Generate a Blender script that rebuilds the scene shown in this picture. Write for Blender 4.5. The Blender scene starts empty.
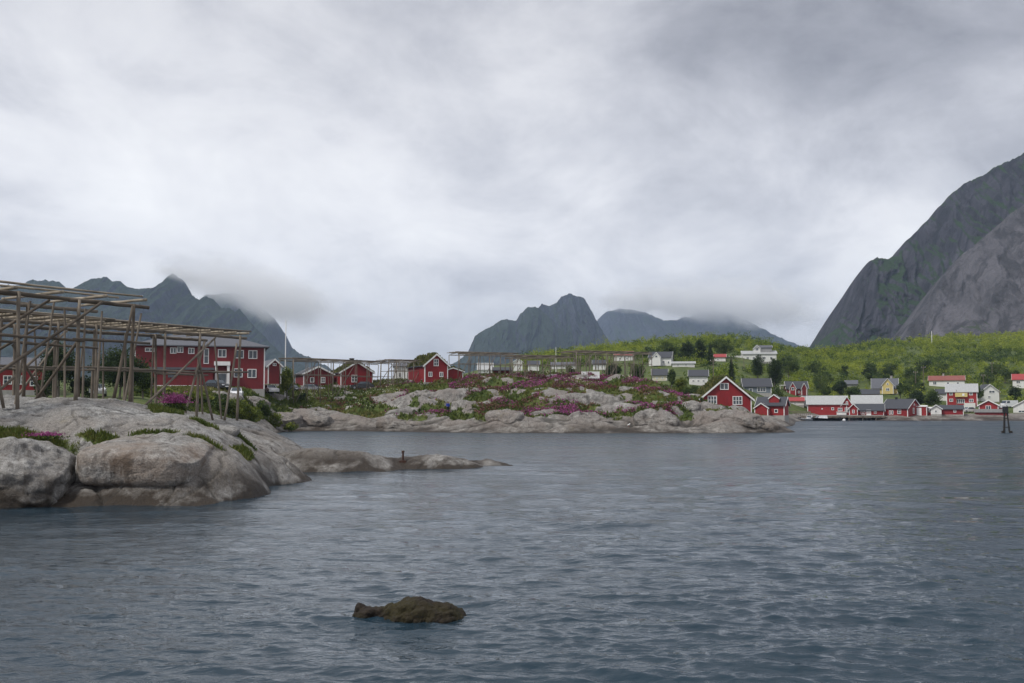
import bpy, bmesh, math, random
import numpy as np
from mathutils import Vector, Matrix
random.seed(7)
rng = np.random.default_rng(7)
R = math.radians
SC = bpy.context.scene
COL = SC.collection

# ------------------------------------------------------------------ camera
F = 1024 * 35 / 36.0
HC = 4.2                     # camera height above the water
HOR = 404.0                  # picture row of the horizon
ALPHA = math.atan((HOR - 341.5) / F)
cam_d = bpy.data.cameras.new('camera')
cam = bpy.data.objects.new('camera', cam_d)
COL.objects.link(cam)
cam_d.lens = 35; cam_d.sensor_width = 36
cam_d.clip_start = 0.1; cam_d.clip_end = 30000
cam.location = (0, 0, HC)
cam.rotation_euler = (math.pi / 2 + ALPHA, 0, 0)
SC.camera = cam


def at(px, py, Y):
    a = (px - 512) / F; b = (341.5 - py) / F
    dy = math.cos(ALPHA) - b * math.sin(ALPHA)
    dz = math.sin(ALPHA) + b * math.cos(ALPHA)
    return Vector((a / dy * Y, Y, HC + dz / dy * Y))


# ------------------------------------------------------------------ noise
_perm = np.random.default_rng(3).permutation(256)
_perm = np.concatenate([_perm, _perm, _perm])
_grad = np.random.default_rng(4).normal(size=(256, 3))
_grad /= np.linalg.norm(_grad, axis=1, keepdims=True)


def perlin(x, y, z=0.0):
    x, y, z = np.broadcast_arrays(np.asarray(x, float), np.asarray(y, float), np.asarray(z, float))
    xi = np.floor(x).astype(int); yi = np.floor(y).astype(int); zi = np.floor(z).astype(int)
    xf = x - xi; yf = y - yi; zf = z - zi
    u = xf * xf * xf * (xf * (xf * 6 - 15) + 10)
    v = yf * yf * yf * (yf * (yf * 6 - 15) + 10)
    w = zf * zf * zf * (zf * (zf * 6 - 15) + 10)
    xi &= 255; yi &= 255; zi &= 255

    def g(dx, dy, dz):
        h = _perm[_perm[_perm[(xi + dx) & 255] + ((yi + dy) & 255)] + ((zi + dz) & 255)]
        G = _grad[h]
        return G[..., 0] * (xf - dx) + G[..., 1] * (yf - dy) + G[..., 2] * (zf - dz)
    a = g(0, 0, 0) * (1 - u) + g(1, 0, 0) * u
    b = g(0, 1, 0) * (1 - u) + g(1, 1, 0) * u
    c = g(0, 0, 1) * (1 - u) + g(1, 0, 1) * u
    d = g(0, 1, 1) * (1 - u) + g(1, 1, 1) * u
    return ((a * (1 - v) + b * v) * (1 - w) + (c * (1 - v) + d * v) * w) * 1.6


def fbm(x, y, z=0.0, oct=4, gain=0.5):
    s = 0; a = 1.0; f = 1.0; t = 0
    for i in range(oct):
        s = s + a * perlin(x * f + 17.3 * i, y * f - 9.1 * i, z * f + 3.7 * i)
        t += a; a *= gain; f *= 2.03
    return s / t


def billow(x, y, z=0.0):
    return np.abs(perlin(x, y, z))


def sstep(a, b, x):
    t = np.clip((x - a) / (b - a), 0, 1)
    return t * t * (3 - 2 * t)


# ------------------------------------------------------------------ materials
M = {}


def newmat(name):
    m = bpy.data.materials.new(name); m.use_nodes = True
    nt = m.node_tree
    return m, nt, nt.nodes['Principled BSDF']


def nd(nt, t, **kw):
    n = nt.nodes.new(t)
    for k, v in kw.items():
        if k.startswith('i_'):
            key = k[2:]
            key = int(key) if key.isdigit() else key.replace('_', ' ')
            n.inputs[key].default_value = v
        else:
            setattr(n, k, v)
    return n


def ramp(nt, fac, stops):
    n = nt.nodes.new('ShaderNodeValToRGB')
    cr = n.color_ramp
    while len(cr.elements) < len(stops):
        cr.elements.new(0.5)
    for e, (p, c) in zip(cr.elements, stops):
        e.position = p
        e.color = (*c, 1) if len(c) == 3 else c
    nt.links.new(fac, n.inputs[0])
    return n.outputs[0]


def mixc(nt, fac, a, b, mode='MIX'):
    n = nt.nodes.new('ShaderNodeMix'); n.data_type = 'RGBA'; n.blend_type = mode
    for s, v in ((n.inputs[0], fac), (n.inputs[6], a), (n.inputs[7], b)):
        if isinstance(v, (int, float)):
            s.default_value = v
        elif isinstance(v, tuple):
            s.default_value = (*v, 1) if len(v) == 3 else v
        else:
            nt.links.new(v, s)
    return n.outputs[2]


def mth(nt, op, a, b=None, clamp=False):
    n = nt.nodes.new('ShaderNodeMath'); n.operation = op; n.use_clamp = clamp
    for s, v in ((n.inputs[0], a), (n.inputs[1], b)):
        if v is None:
            continue
        if isinstance(v, (int, float)):
            s.default_value = v
        else:
            nt.links.new(v, s)
    return n.outputs[0]


def noise(nt, vec, scale, detail=4, rough=0.55, dist=0.0):
    n = nd(nt, 'ShaderNodeTexNoise')
    n.inputs['Scale'].default_value = scale; n.inputs['Detail'].default_value = detail
    n.inputs['Roughness'].default_value = rough; n.inputs['Distortion'].default_value = dist
    if vec is not None:
        nt.links.new(vec, n.inputs['Vector'])
    return n.outputs['Fac']


def mapping(nt, vec, scale=(1, 1, 1), rot=(0, 0, 0), loc=(0, 0, 0)):
    n = nd(nt, 'ShaderNodeMapping')
    n.inputs['Scale'].default_value = scale; n.inputs['Rotation'].default_value = rot; n.inputs['Location'].default_value = loc
    nt.links.new(vec, n.inputs['Vector'])
    return n.outputs[0]


def bump(nt, bs, h, strength, dist):
    b = nd(nt, 'ShaderNodeBump'); b.inputs['Strength'].default_value = strength; b.inputs['Distance'].default_value = dist
    nt.links.new(h, b.inputs['Height']); nt.links.new(b.outputs[0], bs.inputs['Normal'])
    return b


def painted(name, col, rough=0.6, boards=True, dirt=0.25):
    m, nt, bs = newmat(name)
    tc = nd(nt, 'ShaderNodeTexCoord')
    v = tc.outputs['Object']
    n1 = noise(nt, mapping(nt, v, (1.5, 1.5, 0.25)), 2.0, 5)
    c = mixc(nt, ramp(nt, n1, [(0.35, (0, 0, 0)), (0.75, (1, 1, 1))]), col, tuple(x * (1 - dirt) for x in col))
    nt.links.new(c, bs.inputs['Base Color'])
    bs.inputs['Roughness'].default_value = rough
    if boards:
        sx = nd(nt, 'ShaderNodeSeparateXYZ'); nt.links.new(v, sx.inputs[0])
        s = mth(nt, 'ADD', sx.outputs[0], sx.outputs[1])
        fr = mth(nt, 'FRACT', mth(nt, 'MULTIPLY', s, 5.0))
        w = mth(nt, 'LESS_THAN', fr, 0.2)
        bump(nt, bs, w, 0.6, 0.03)
    M[name] = m
    return m


painted('red_boards', (0.255, 0.010, 0.014))
painted('dark_red_boards', (0.17, 0.010, 0.014))
painted('bright_red_boards', (0.30, 0.016, 0.018))
painted('white_boards', (0.72, 0.72, 0.70), dirt=0.12)
painted('cream_boards', (0.62, 0.58, 0.44), dirt=0.12)
painted('yellow_boards', (0.62, 0.50, 0.20), dirt=0.12)
painted('grey_boards', (0.30, 0.30, 0.30))
painted('white_trim', (0.78, 0.78, 0.77), boards=False, dirt=0.1)
painted('slate', (0.050, 0.054, 0.066), rough=0.75, boards=False)
painted('slate_grey', (0.105, 0.11, 0.128), rough=0.75, boards=False)
painted('sheet_grey', (0.42, 0.43, 0.43), rough=0.5, dirt=0.3)
painted('red_roof', (0.34, 0.045, 0.045), rough=0.7, boards=False)
painted('rusty_roof', (0.26, 0.085, 0.07), rough=0.8, boards=False, dirt=0.4)
painted('concrete', (0.36, 0.35, 0.33), rough=0.85, boards=False)
painted('black_paint', (0.015, 0.015, 0.017), rough=0.5, boards=False)
painted('door_brown', (0.12, 0.06, 0.03), boards=False)
painted('blue_grey', (0.16, 0.19, 0.22), boards=False)
painted('car_white', (0.75, 0.76, 0.78), rough=0.25, boards=False, dirt=0.05)
painted('car_dark', (0.02, 0.022, 0.026), rough=0.25, boards=False, dirt=0.05)
painted('car_grey', (0.22, 0.23, 0.25), rough=0.3, boards=False, dirt=0.05)
painted('car_red', (0.30, 0.02, 0.02), rough=0.3, boards=False, dirt=0.05)
painted('rust', (0.07, 0.030, 0.018), rough=0.9, boards=False, dirt=0.6)
painted('blue_cloth', (0.02, 0.05, 0.32), rough=0.9, boards=False)
painted('dark_cloth', (0.015, 0.016, 0.02), rough=0.9, boards=False)
painted('skin', (0.45, 0.27, 0.19), rough=0.6, boards=False, dirt=0.05)
painted('hair', (0.05, 0.03, 0.02), rough=0.8, boards=False)
painted('tarred_wood', (0.022, 0.020, 0.018), rough=0.85, boards=False, dirt=0.4)
painted('green_boards', (0.06, 0.10, 0.05), boards=False)
painted('orange_float', (0.6, 0.10, 0.02), rough=0.5, boards=False)


def glassmat():
    m, nt, bs = newmat('pane_glass')
    bs.inputs['Base Color'].default_value = (0.03, 0.045, 0.06, 1)
    bs.inputs['Roughness'].default_value = 0.06
    bs.inputs['Specular IOR Level'].default_value = 0.8
    M['glass'] = m


glassmat()


def woodmat(name, c1, c2):
    m, nt, bs = newmat(name)
    tc = nd(nt, 'ShaderNodeTexCoord')
    at_ = nd(nt, 'ShaderNodeAttribute', attribute_name='grain')
    n1 = noise(nt, mapping(nt, at_.outputs['Vector'], (1, 9, 9)), 1.6, 6, 0.65)
    n2 = noise(nt, tc.outputs['Object'], 0.9, 3)
    c = mixc(nt, ramp(nt, n1, [(0.3, (0, 0, 0)), (0.7, (1, 1, 1))]), c1, c2)
    c = mixc(nt, ramp(nt, n2, [(0.4, (0, 0, 0)), (0.7, (0.8, 0.8, 0.8))]), c, tuple(x * 0.55 for x in c1))
    nt.links.new(c, bs.inputs['Base Color'])
    bs.inputs['Roughness'].default_value = 0.85
    bump(nt, bs, n1, 0.5, 0.02)
    M[name] = m


woodmat('weathered_wood', (0.14, 0.115, 0.088), (0.245, 0.21, 0.168))
woodmat('dark_wood', (0.085, 0.068, 0.05), (0.15, 0.12, 0.09))
woodmat('pale_wood', (0.25, 0.21, 0.155), (0.37, 0.32, 0.25))
woodmat('bark', (0.10, 0.085, 0.07), (0.19, 0.17, 0.15))


def rockmat(name, base, pink, scale=1.0, lichen=0.5, tide=True, streak=True, brown=0.0, th=0.5):
    """Bare granite: speckle, lichen, stains, a dark wet algae band at the tide line; attribute 'turf' turns to grass."""
    m, nt, bs = newmat(name)
    geo = nd(nt, 'ShaderNodeNewGeometry')
    v = geo.outputs['Position']
    n1 = noise(nt, v, 0.35 * scale, 5, 0.6, 0.3)
    n2 = noise(nt, v, 2.2 * scale, 6, 0.7)
    n3 = noise(nt, v, 14.0 * scale, 4, 0.75)
    n4 = noise(nt, mapping(nt, v, (1.1, 1.1, 0.22)), 1.3 * scale, 5, 0.65)
    dark = tuple(x * 0.40 for x in base); light = tuple(min(1, x * 1.42) for x in base)
    c = mixc(nt, ramp(nt, n2, [(0.32, (0, 0, 0)), (0.68, (1, 1, 1))]), dark, light)
    c = mixc(nt, ramp(nt, n1, [(0.42, (0, 0, 0)), (0.62, (1, 1, 1))]), c, mixc(nt, n2, pink, tuple(x * 0.6 for x in pink)))
    c = mixc(nt, ramp(nt, n3, [(0.35, (0.30, 0.30, 0.30)), (0.5, (0.5, 0.5, 0.5)), (0.68, (0.72, 0.72, 0.72))]), c, c, 'OVERLAY') if False else mixc(nt, 0.8, c, ramp(nt, n3, [(0.33, (0.22, 0.22, 0.22)), (0.5, (0.5, 0.5, 0.5)), (0.66, (0.74, 0.74, 0.74))]), 'OVERLAY')
    if streak:
        c = mixc(nt, ramp(nt, n4, [(0.54, (0, 0, 0)), (0.66, (0.85, 0.85, 0.85))]), c, (0.068, 0.063, 0.058))
    if lichen > 0:
        n5 = noise(nt, mapping(nt, v, loc=(9, 4, 2)), 0.8 * scale, 6, 0.75)
        c = mixc(nt, ramp(nt, n5, [(0.60, (0, 0, 0)), (0.72, (lichen,) * 3)]), c, (0.26, 0.21, 0.07))
    if brown > 0:
        n6 = noise(nt, mapping(nt, v, (0.5, 0.5, 0.9), loc=(3, 1, 7)), 0.9 * scale, 5, 0.6)
        c = mixc(nt, ramp(nt, n6, [(0.42, (0, 0, 0)), (0.62, (brown,) * 3)]), c, (0.20, 0.125, 0.075))
    sx = nd(nt, 'ShaderNodeSeparateXYZ'); nt.links.new(v, sx.inputs[0])
    rough = 0.85
    if tide:
        zz = mth(nt, 'ADD', sx.outputs[2], mth(nt, 'MULTIPLY', mth(nt, 'SUBTRACT', n1, 0.5), -0.9))
        zz = mth(nt, 'ADD', zz, mth(nt, 'MULTIPLY', mth(nt, 'SUBTRACT', n2, 0.5), -0.5))
        zz = mth(nt, 'MULTIPLY', zz, 0.42 / th)
        k = ramp(nt, zz, [(0.0, (1, 1, 1)), (0.16, (1, 1, 1)), (0.42, (0.0, 0.0, 0.0))])
        k = mth(nt, 'MULTIPLY', k, mth(nt, 'ADD', ramp(nt, n1, [(0.40, (0, 0, 0)), (0.56, (1, 1, 1))]), ramp(nt, zz, [(0.0, (1, 1, 1)), (0.10, (0, 0, 0))]), True))
        c = mixc(nt, k, c, (0.009, 0.008, 0.007))
        k2 = ramp(nt, mth(nt, 'MULTIPLY', zz, 0.5), [(0.2, (1, 1, 1)), (0.55, (0, 0, 0))])
        c = mixc(nt, mth(nt, 'MULTIPLY', k2, 0.25), c, (0.14, 0.105, 0.075))
        r = mixc(nt, k, (0.85, 0.85, 0.85), (0.6, 0.6, 0.6))
        nt.links.new(r, bs.inputs['Roughness'])
    ck = nd(nt, 'ShaderNodeAttribute', attribute_name='crack')
    c = mixc(nt, mth(nt, 'MULTIPLY', ck.outputs['Fac'], mth(nt, 'ADD', n2, 0.25), True), c, (0.030, 0.027, 0.022))
    ta = nd(nt, 'ShaderNodeAttribute', attribute_name='turf')
    tf = mth(nt, 'ADD', ta.outputs['Fac'], mth(nt, 'MULTIPLY', mth(nt, 'SUBTRACT', n2, 0.5), 0.9))
    tf = ramp(nt, tf, [(0.42, (0, 0, 0)), (0.58, (1, 1, 1))])
    gcol = ramp(nt, noise(nt, v, 0.25, 4, 0.7), [(0.3, (0.035, 0.060, 0.012)), (0.5, (0.075, 0.105, 0.022)), (0.7, (0.13, 0.14, 0.040))])
    c = mixc(nt, tf, c, gcol)
    nt.links.new(c, bs.inputs['Base Color'])
    bs.inputs['Roughness'].default_value = rough
    bs.inputs['Specular IOR Level'].default_value = 0.3
    hh = mth(nt, 'ADD', mth(nt, 'MULTIPLY', n2, 1.0), mth(nt, 'MULTIPLY', n3, 0.25))
    hh = mth(nt, 'ADD', hh, mth(nt, 'MULTIPLY', n4, 0.5))
    bump(nt, bs, hh, 1.0, 0.22 / scale)
    M[name] = m


rockmat('granite', (0.335, 0.332, 0.322), (0.325, 0.305, 0.282), 1.0, 0.25, th=1.5)
rockmat('granite_brown', (0.33, 0.322, 0.308), (0.31, 0.28, 0.25), 1.0, 0.25, brown=0.42)
rockmat('granite_grey', (0.32, 0.318, 0.31), (0.30, 0.285, 0.265), 1.2, 0.25, th=1.4)
rockmat('shore_granite', (0.275, 0.265, 0.25), (0.275, 0.245, 0.225), 0.6, 0.3, th=1.2)
rockmat('weed_rock', (0.024, 0.018, 0.013), (0.040, 0.034, 0.013), 4.0, 0.16, tide=False, streak=False)


def leafmat(name, c1, c2, c3=None, scale=1.5):
    m, nt, bs = newmat(name)
    geo = nd(nt, 'ShaderNodeNewGeometry')
    ta = nd(nt, 'ShaderNodeAttribute', attribute_name='tint')
    n = noise(nt, geo.outputs['Position'], scale, 3, 0.7)
    f = mth(nt, 'ADD', mth(nt, 'MULTIPLY', n, 0.5), mth(nt, 'MULTIPLY', ta.outputs['Fac'], 0.75))
    st = [(0.25, c1), (0.6, c2)] + ([(0.9, c3)] if c3 else [])
    c = ramp(nt, f, st)
    nt.links.new(c, bs.inputs['Base Color'])
    bs.inputs['Roughness'].default_value = 0.6
    bs.inputs['Specular IOR Level'].default_value = 0.25
    tr = nd(nt, 'ShaderNodeBsdfTranslucent'); nt.links.new(c, tr.inputs['Color'])
    mx = nd(nt, 'ShaderNodeMixShader'); mx.inputs[0].default_value = 0.3
    nt.links.new(bs.outputs[0], mx.inputs[1]); nt.links.new(tr.outputs[0], mx.inputs[2])
    nt.links.new(mx.outputs[0], nt.nodes['Material Output'].inputs[0])
    M[name] = m


leafmat('leaf_hill', (0.030, 0.062, 0.012), (0.145, 0.200, 0.020), (0.27, 0.31, 0.030), 0.05)
leafmat('leaf_green', (0.022, 0.045, 0.014), (0.060, 0.095, 0.022), (0.11, 0.15, 0.03))
leafmat('leaf_dark', (0.014, 0.028, 0.011), (0.028, 0.050, 0.017), (0.05, 0.078, 0.022))
leafmat('leaf_bush', (0.045, 0.075, 0.012), (0.12, 0.155, 0.022), (0.22, 0.25, 0.04))
leafmat('grass_blade', (0.04, 0.065, 0.012), (0.10, 0.13, 0.025), (0.17, 0.16, 0.05), 0.6)
leafmat('sod', (0.05, 0.065, 0.018), (0.10, 0.115, 0.03), (0.16, 0.15, 0.05), 0.6)
leafmat('pink_petals', (0.16, 0.03, 0.10), (0.30, 0.06, 0.20), (0.40, 0.13, 0.29), 0.5)
leafmat('red_heath', (0.09, 0.030, 0.035), (0.16, 0.055, 0.055), (0.16, 0.09, 0.05), 0.4)
leafmat('white_petals', (0.4, 0.42, 0.34), (0.62, 0.62, 0.52), (0.6, 0.58, 0.3), 0.6)


# ------------------------------------------------------------------ mesh helpers
class MB:
    def __init__(s):
        s.v = []; s.f = []; s.g = []

    def add(s, vs, fs, g=None):
        o = len(s.v)
        s.v += [tuple(p) for p in vs]
        s.f += [tuple(i + o for i in f) for f in fs]
        s.g += list(g) if g is not None else [tuple(p) for p in vs]
        return s

    def box(s, x0, x1, y0, y1, z0, z1, bev=0.0):
        vs = [(x0, y0, z0), (x1, y0, z0), (x1, y1, z0), (x0, y1, z0), (x0, y0, z1), (x1, y0, z1), (x1, y1, z1), (x0, y1, z1)]
        return s.add(vs, [(0, 3, 2, 1), (4, 5, 6, 7), (0, 1, 5, 4), (1, 2, 6, 5), (2, 3, 7, 6), (3, 0, 4, 7)])

    def prism(s, poly, axis, a, b):
        """poly: 2-D points; axis 'x': poly=(y,z) extruded along x; 'y': poly=(x,z) along y; 'z': poly=(x,y)."""
        n = len(poly)
        if axis == 'x':
            P = [(a, p[0], p[1]) for p in poly] + [(b, p[0], p[1]) for p in poly]
        elif axis == 'y':
            P = [(p[0], a, p[1]) for p in poly] + [(p[0], b, p[1]) for p in poly]
        else:
            P = [(p[0], p[1], a) for p in poly] + [(p[0], p[1], b) for p in poly]
        fs = [tuple(range(n)), tuple(range(2 * n - 1, n - 1, -1))] + [(i, (i + 1) % n, (i + 1) % n + n, i + n) for i in range(n)]
        return s.add(P, fs)

    def tube(s, a, b, r0, r1=None, n=8, bend=0.0, rough=0.0, segs=1):
        a = Vector(a); b = Vector(b); r1 = r0 if r1 is None else r1
        d = b - a; L = d.length
        if L < 1e-6:
            return s
        z = d / L
        x = z.orthogonal().normalized(); y = z.cross(x)
        off = Vector((random.uniform(-1, 1), random.uniform(-1, 1), random.uniform(-1, 1))) * bend * L
        seed = random.random() * 100
        vs = []; g = []
        for i in range(segs + 1):
            t = i / segs
            c = a + d * t + off * (4 * t * (1 - t))
            r = r0 + (r1 - r0) * t
            if rough and 0 < i < segs:
                c = c + (x * random.uniform(-1, 1) + y * random.uniform(-1, 1)) * r * rough * 0.6
            for k in range(n):
                an = 2 * math.pi * k / n
                rr = r * (1 + (random.uniform(-rough, rough) * 0.5 if rough else 0))
                vs.append(c + (x * math.cos(an) + y * math.sin(an)) * rr)
                g.append((seed + t * L, math.cos(an) * r * 3 + seed, math.sin(an) * r * 3))
        fs = []
        for i in range(segs):
            for k in range(n):
                fs.append((i * n + k, i * n + (k + 1) % n, (i + 1) * n + (k + 1) % n, (i + 1) * n + k))
        fs.append(tuple(range(n - 1, -1, -1))); fs.append(tuple(segs * n + k for k in range(n)))
        return s.add(vs, fs, g)

    def mesh(s, name, mat, smooth=False):
        me = bpy.data.meshes.new(name)
        me.from_pydata(s.v, [], s.f)
        at_ = me.attributes.new('grain', 'FLOAT_VECTOR', 'POINT')
        at_.data.foreach_set('vector', np.array(s.g, np.float32).ravel())
        if mat:
            me.materials.append(M[mat] if isinstance(mat, str) else mat)
        if smooth:
            me.polygons.foreach_set('use_smooth', [True] * len(me.polygons))
        bm = bmesh.new(); bm.from_mesh(me); bmesh.ops.recalc_face_normals(bm, faces=bm.faces); bm.to_mesh(me); bm.free()
        me.update()
        return me

    def build(s, name, mat, parent=None, smooth=False):
        return link(name, s.mesh(name, mat, smooth), parent)


def link(name, data, parent=None):
    o = bpy.data.objects.new(name, data)
    COL.objects.link(o)
    if parent is not None:
        o.parent = parent
    return o


def tag(o, label=None, cat=None, group=None, kind=None):
    if label: o['label'] = label
    if cat: o['category'] = cat
    if group: o['group'] = group
    if kind: o['kind'] = kind
    return o


def thing(name, label, cat, loc, rz=0.0, group=None):
    o = bpy.data.objects.new(name, None); COL.objects.link(o)
    o.location = loc; o.rotation_euler = (0, 0, rz); o.empty_display_size = 0.3
    return tag(o, label, cat, group)


def copy_tree(o, parent=None):
    c = o.copy(); COL.objects.link(c); c.parent = parent
    for ch in list(o.children):
        copy_tree(ch, c)
    return c


def npmesh(name, V, Fq, mat, smooth=True, attrs=None):
    """numpy verts (n,3), faces (m,k) of equal size."""
    me = bpy.data.meshes.new(name)
    V = np.ascontiguousarray(V, np.float32); Fq = np.ascontiguousarray(Fq, np.int32)
    k = Fq.shape[1]
    me.vertices.add(len(V)); me.vertices.foreach_set('co', V.ravel())
    me.loops.add(Fq.size); me.loops.foreach_set('vertex_index', Fq.ravel())
    me.polygons.add(len(Fq)); me.polygons.foreach_set('loop_start', np.arange(0, Fq.size, k, dtype=np.int32))
    me.polygons.foreach_set('use_smooth', np.full(len(Fq), smooth))
    if mat:
        me.materials.append(M[mat] if isinstance(mat, str) else mat)
    for nme, a in (attrs or {}).items():
        t = me.attributes.new(nme, 'FLOAT', 'POINT'); t.data.foreach_set('value', np.ascontiguousarray(a, np.float32).ravel())
    me.update(calc_edges=True); me.validate()
    return me


def gridfaces(nr, nc):
    i = np.arange(nr - 1)[:, None] * nc + np.arange(nc - 1)[None, :]
    return np.stack([i, i + 1, i + nc + 1, i + nc], -1).reshape(-1, 4)


def leafcloud(P, size, up=0.3, aspect=1.0, tint=None, r=None, upv=False):
    """quads of SIZE at points P with random orientation; upv: blades standing upright."""
    r = r or rng
    n = len(P)
    size = np.broadcast_to(np.asarray(size, float), (n,))
    if upv:
        az = r.uniform(0, 2 * np.pi, n)
        a = np.stack([np.cos(az), np.sin(az), np.zeros(n)], -1)
        b = r.normal(size=(n, 3)) * 0.35; b[:, 2] = 1.0
        b /= np.linalg.norm(b, axis=1, keepdims=True)
        w = a * (size * aspect)[:, None] * 0.5; h = b * size[:, None]
        V = np.stack([P - w, P + w, P + w * 0.3 + h, P - w * 0.3 + h], 1)
    else:
        nrm = r.normal(size=(n, 3)); nrm[:, 2] += up
        nrm /= np.linalg.norm(nrm, axis=1, keepdims=True)
        t = r.normal(size=(n, 3)); t -= nrm * (t * nrm).sum(1, keepdims=True); t /= np.linalg.norm(t, axis=1, keepdims=True)
        b = np.cross(nrm, t)
        w = t * (size * 0.5)[:, None]; h = b * (size * 0.5 * aspect)[:, None]
        V = np.stack([P - w, P - h * 0.9, P + w, P + h], 1)
    Fq = np.arange(4 * n).reshape(n, 4)
    tn = np.repeat(tint if tint is not None else np.full(n, 0.5), 4)
    return V.reshape(-1, 3), Fq, tn

# ------------------------------------------------------------------ light and sky
SUN_EL, SUN_AZ = R(52), R(232)          # azimuth clockwise from +Y: behind the camera, to the left
sd = bpy.data.lights.new('sun', 'SUN'); sd.energy = 2.3; sd.angle = R(10); sd.color = (1.0, 0.96, 0.90)
so = bpy.data.objects.new('sun', sd); COL.objects.link(so)
so.rotation_euler = Vector((-math.sin(SUN_AZ) * math.cos(SUN_EL), -math.cos(SUN_AZ) * math.cos(SUN_EL), -math.sin(SUN_EL))).to_track_quat('-Z', 'Y').to_euler()
wd = bpy.data.worlds.new('World'); SC.world = wd; wd.use_nodes = True
nt = wd.node_tree
bg = nt.nodes['Background']; bg.inputs[1].default_value = 0.1
sky = nd(nt, 'ShaderNodeTexSky', sky_type='NISHITA', sun_disc=False)
sky.sun_elevation = SUN_EL; sky.sun_rotation = SUN_AZ
tc = nd(nt, 'ShaderNodeTexCoord'); dirv = tc.outputs['Generated']
sx = nd(nt, 'ShaderNodeSeparateXYZ'); nt.links.new(dirv, sx.inputs[0])
zc = mth(nt, 'ADD', mth(nt, 'MAXIMUM', sx.outputs[2], 0.0), 0.26)
cb = nd(nt, 'ShaderNodeCombineXYZ')
nt.links.new(mth(nt, 'DIVIDE', sx.outputs[0], zc), cb.inputs[0]); nt.links.new(mth(nt, 'DIVIDE', sx.outputs[1], zc), cb.inputs[1])
pl = cb.outputs[0]                        # the cloud deck seen in perspective
n1 = noise(nt, mapping(nt, pl, (1.0, 0.8, 1), loc=(3.3, 1.2, 0)), 1.15, 8, 0.56, 0.25)
n2 = noise(nt, mapping(nt, pl, (1.0, 0.75, 1), loc=(7.1, 4.2, 2)), 3.6, 8, 0.6, 0.3)
n3 = noise(nt, mapping(nt, dirv, (1, 1, 1.7), loc=(2, 5, 1)), 5.0, 8, 0.6, 0.5)
f = mth(nt, 'ADD', mth(nt, 'MULTIPLY', n1, 0.42), mth(nt, 'ADD', mth(nt, 'MULTIPLY', n2, 0.27), mth(nt, 'MULTIPLY', n3, 0.46)))


def blob(px, py, width, amt):
    """a thinner (amt > 0) or thicker stretch of the overcast round a direction"""
    d = (at(px, py, 100) - Vector((0, 0, HC))).normalized()
    dp = nd(nt, 'ShaderNodeVectorMath', operation='DOT_PRODUCT'); nt.links.new(dirv, dp.inputs[0]); dp.inputs[1].default_value = d
    c0 = math.cos(math.radians(width))
    k = mth(nt, 'MULTIPLY', mth(nt, 'SUBTRACT', dp.outputs['Value'], c0), 1 / (1 - c0), True)
    k = mth(nt, 'MULTIPLY', k, k)
    return mth(nt, 'MULTIPLY', k, amt)


for b in ((215, 195, 16, 0.12), (120, 235, 12, 0.06), (560, 150, 14, 0.05), (890, 250, 6, 0.20), (310, 60, 10, 0.05), (800, 40, 16, -0.12),
          (1000, 70, 16, -0.06), (640, 250, 10, 0.03), (60, 60, 14, -0.03), (460, 215, 9, -0.02), (1010, 20, 12, -0.04)):
    f = mth(nt, 'ADD', f, blob(*b))
cl = ramp(nt, f, [(0.36, (3.1, 3.15, 3.55)), (0.46, (4.5, 4.55, 5.0)), (0.55, (6.2, 6.25, 6.7)), (0.66, (8.2, 8.2, 8.5)), (0.80, (9.6, 9.6, 9.7))])
hz = ramp(nt, sx.outputs[2], [(0.0, (1.0, 1.0, 0.99)), (0.14, (1.03, 1.03, 1.03)), (0.22, (0.98, 0.98, 0.98)), (0.37, (0.82, 0.82, 0.825)), (1.0, (0.95, 0.95, 0.94))])
cl = mixc(nt, 1.0, cl, hz, 'MULTIPLY')
skc = mixc(nt, 0.94, sky.outputs[0], cl)
nt.links.new(skc, bg.inputs[0])

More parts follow.
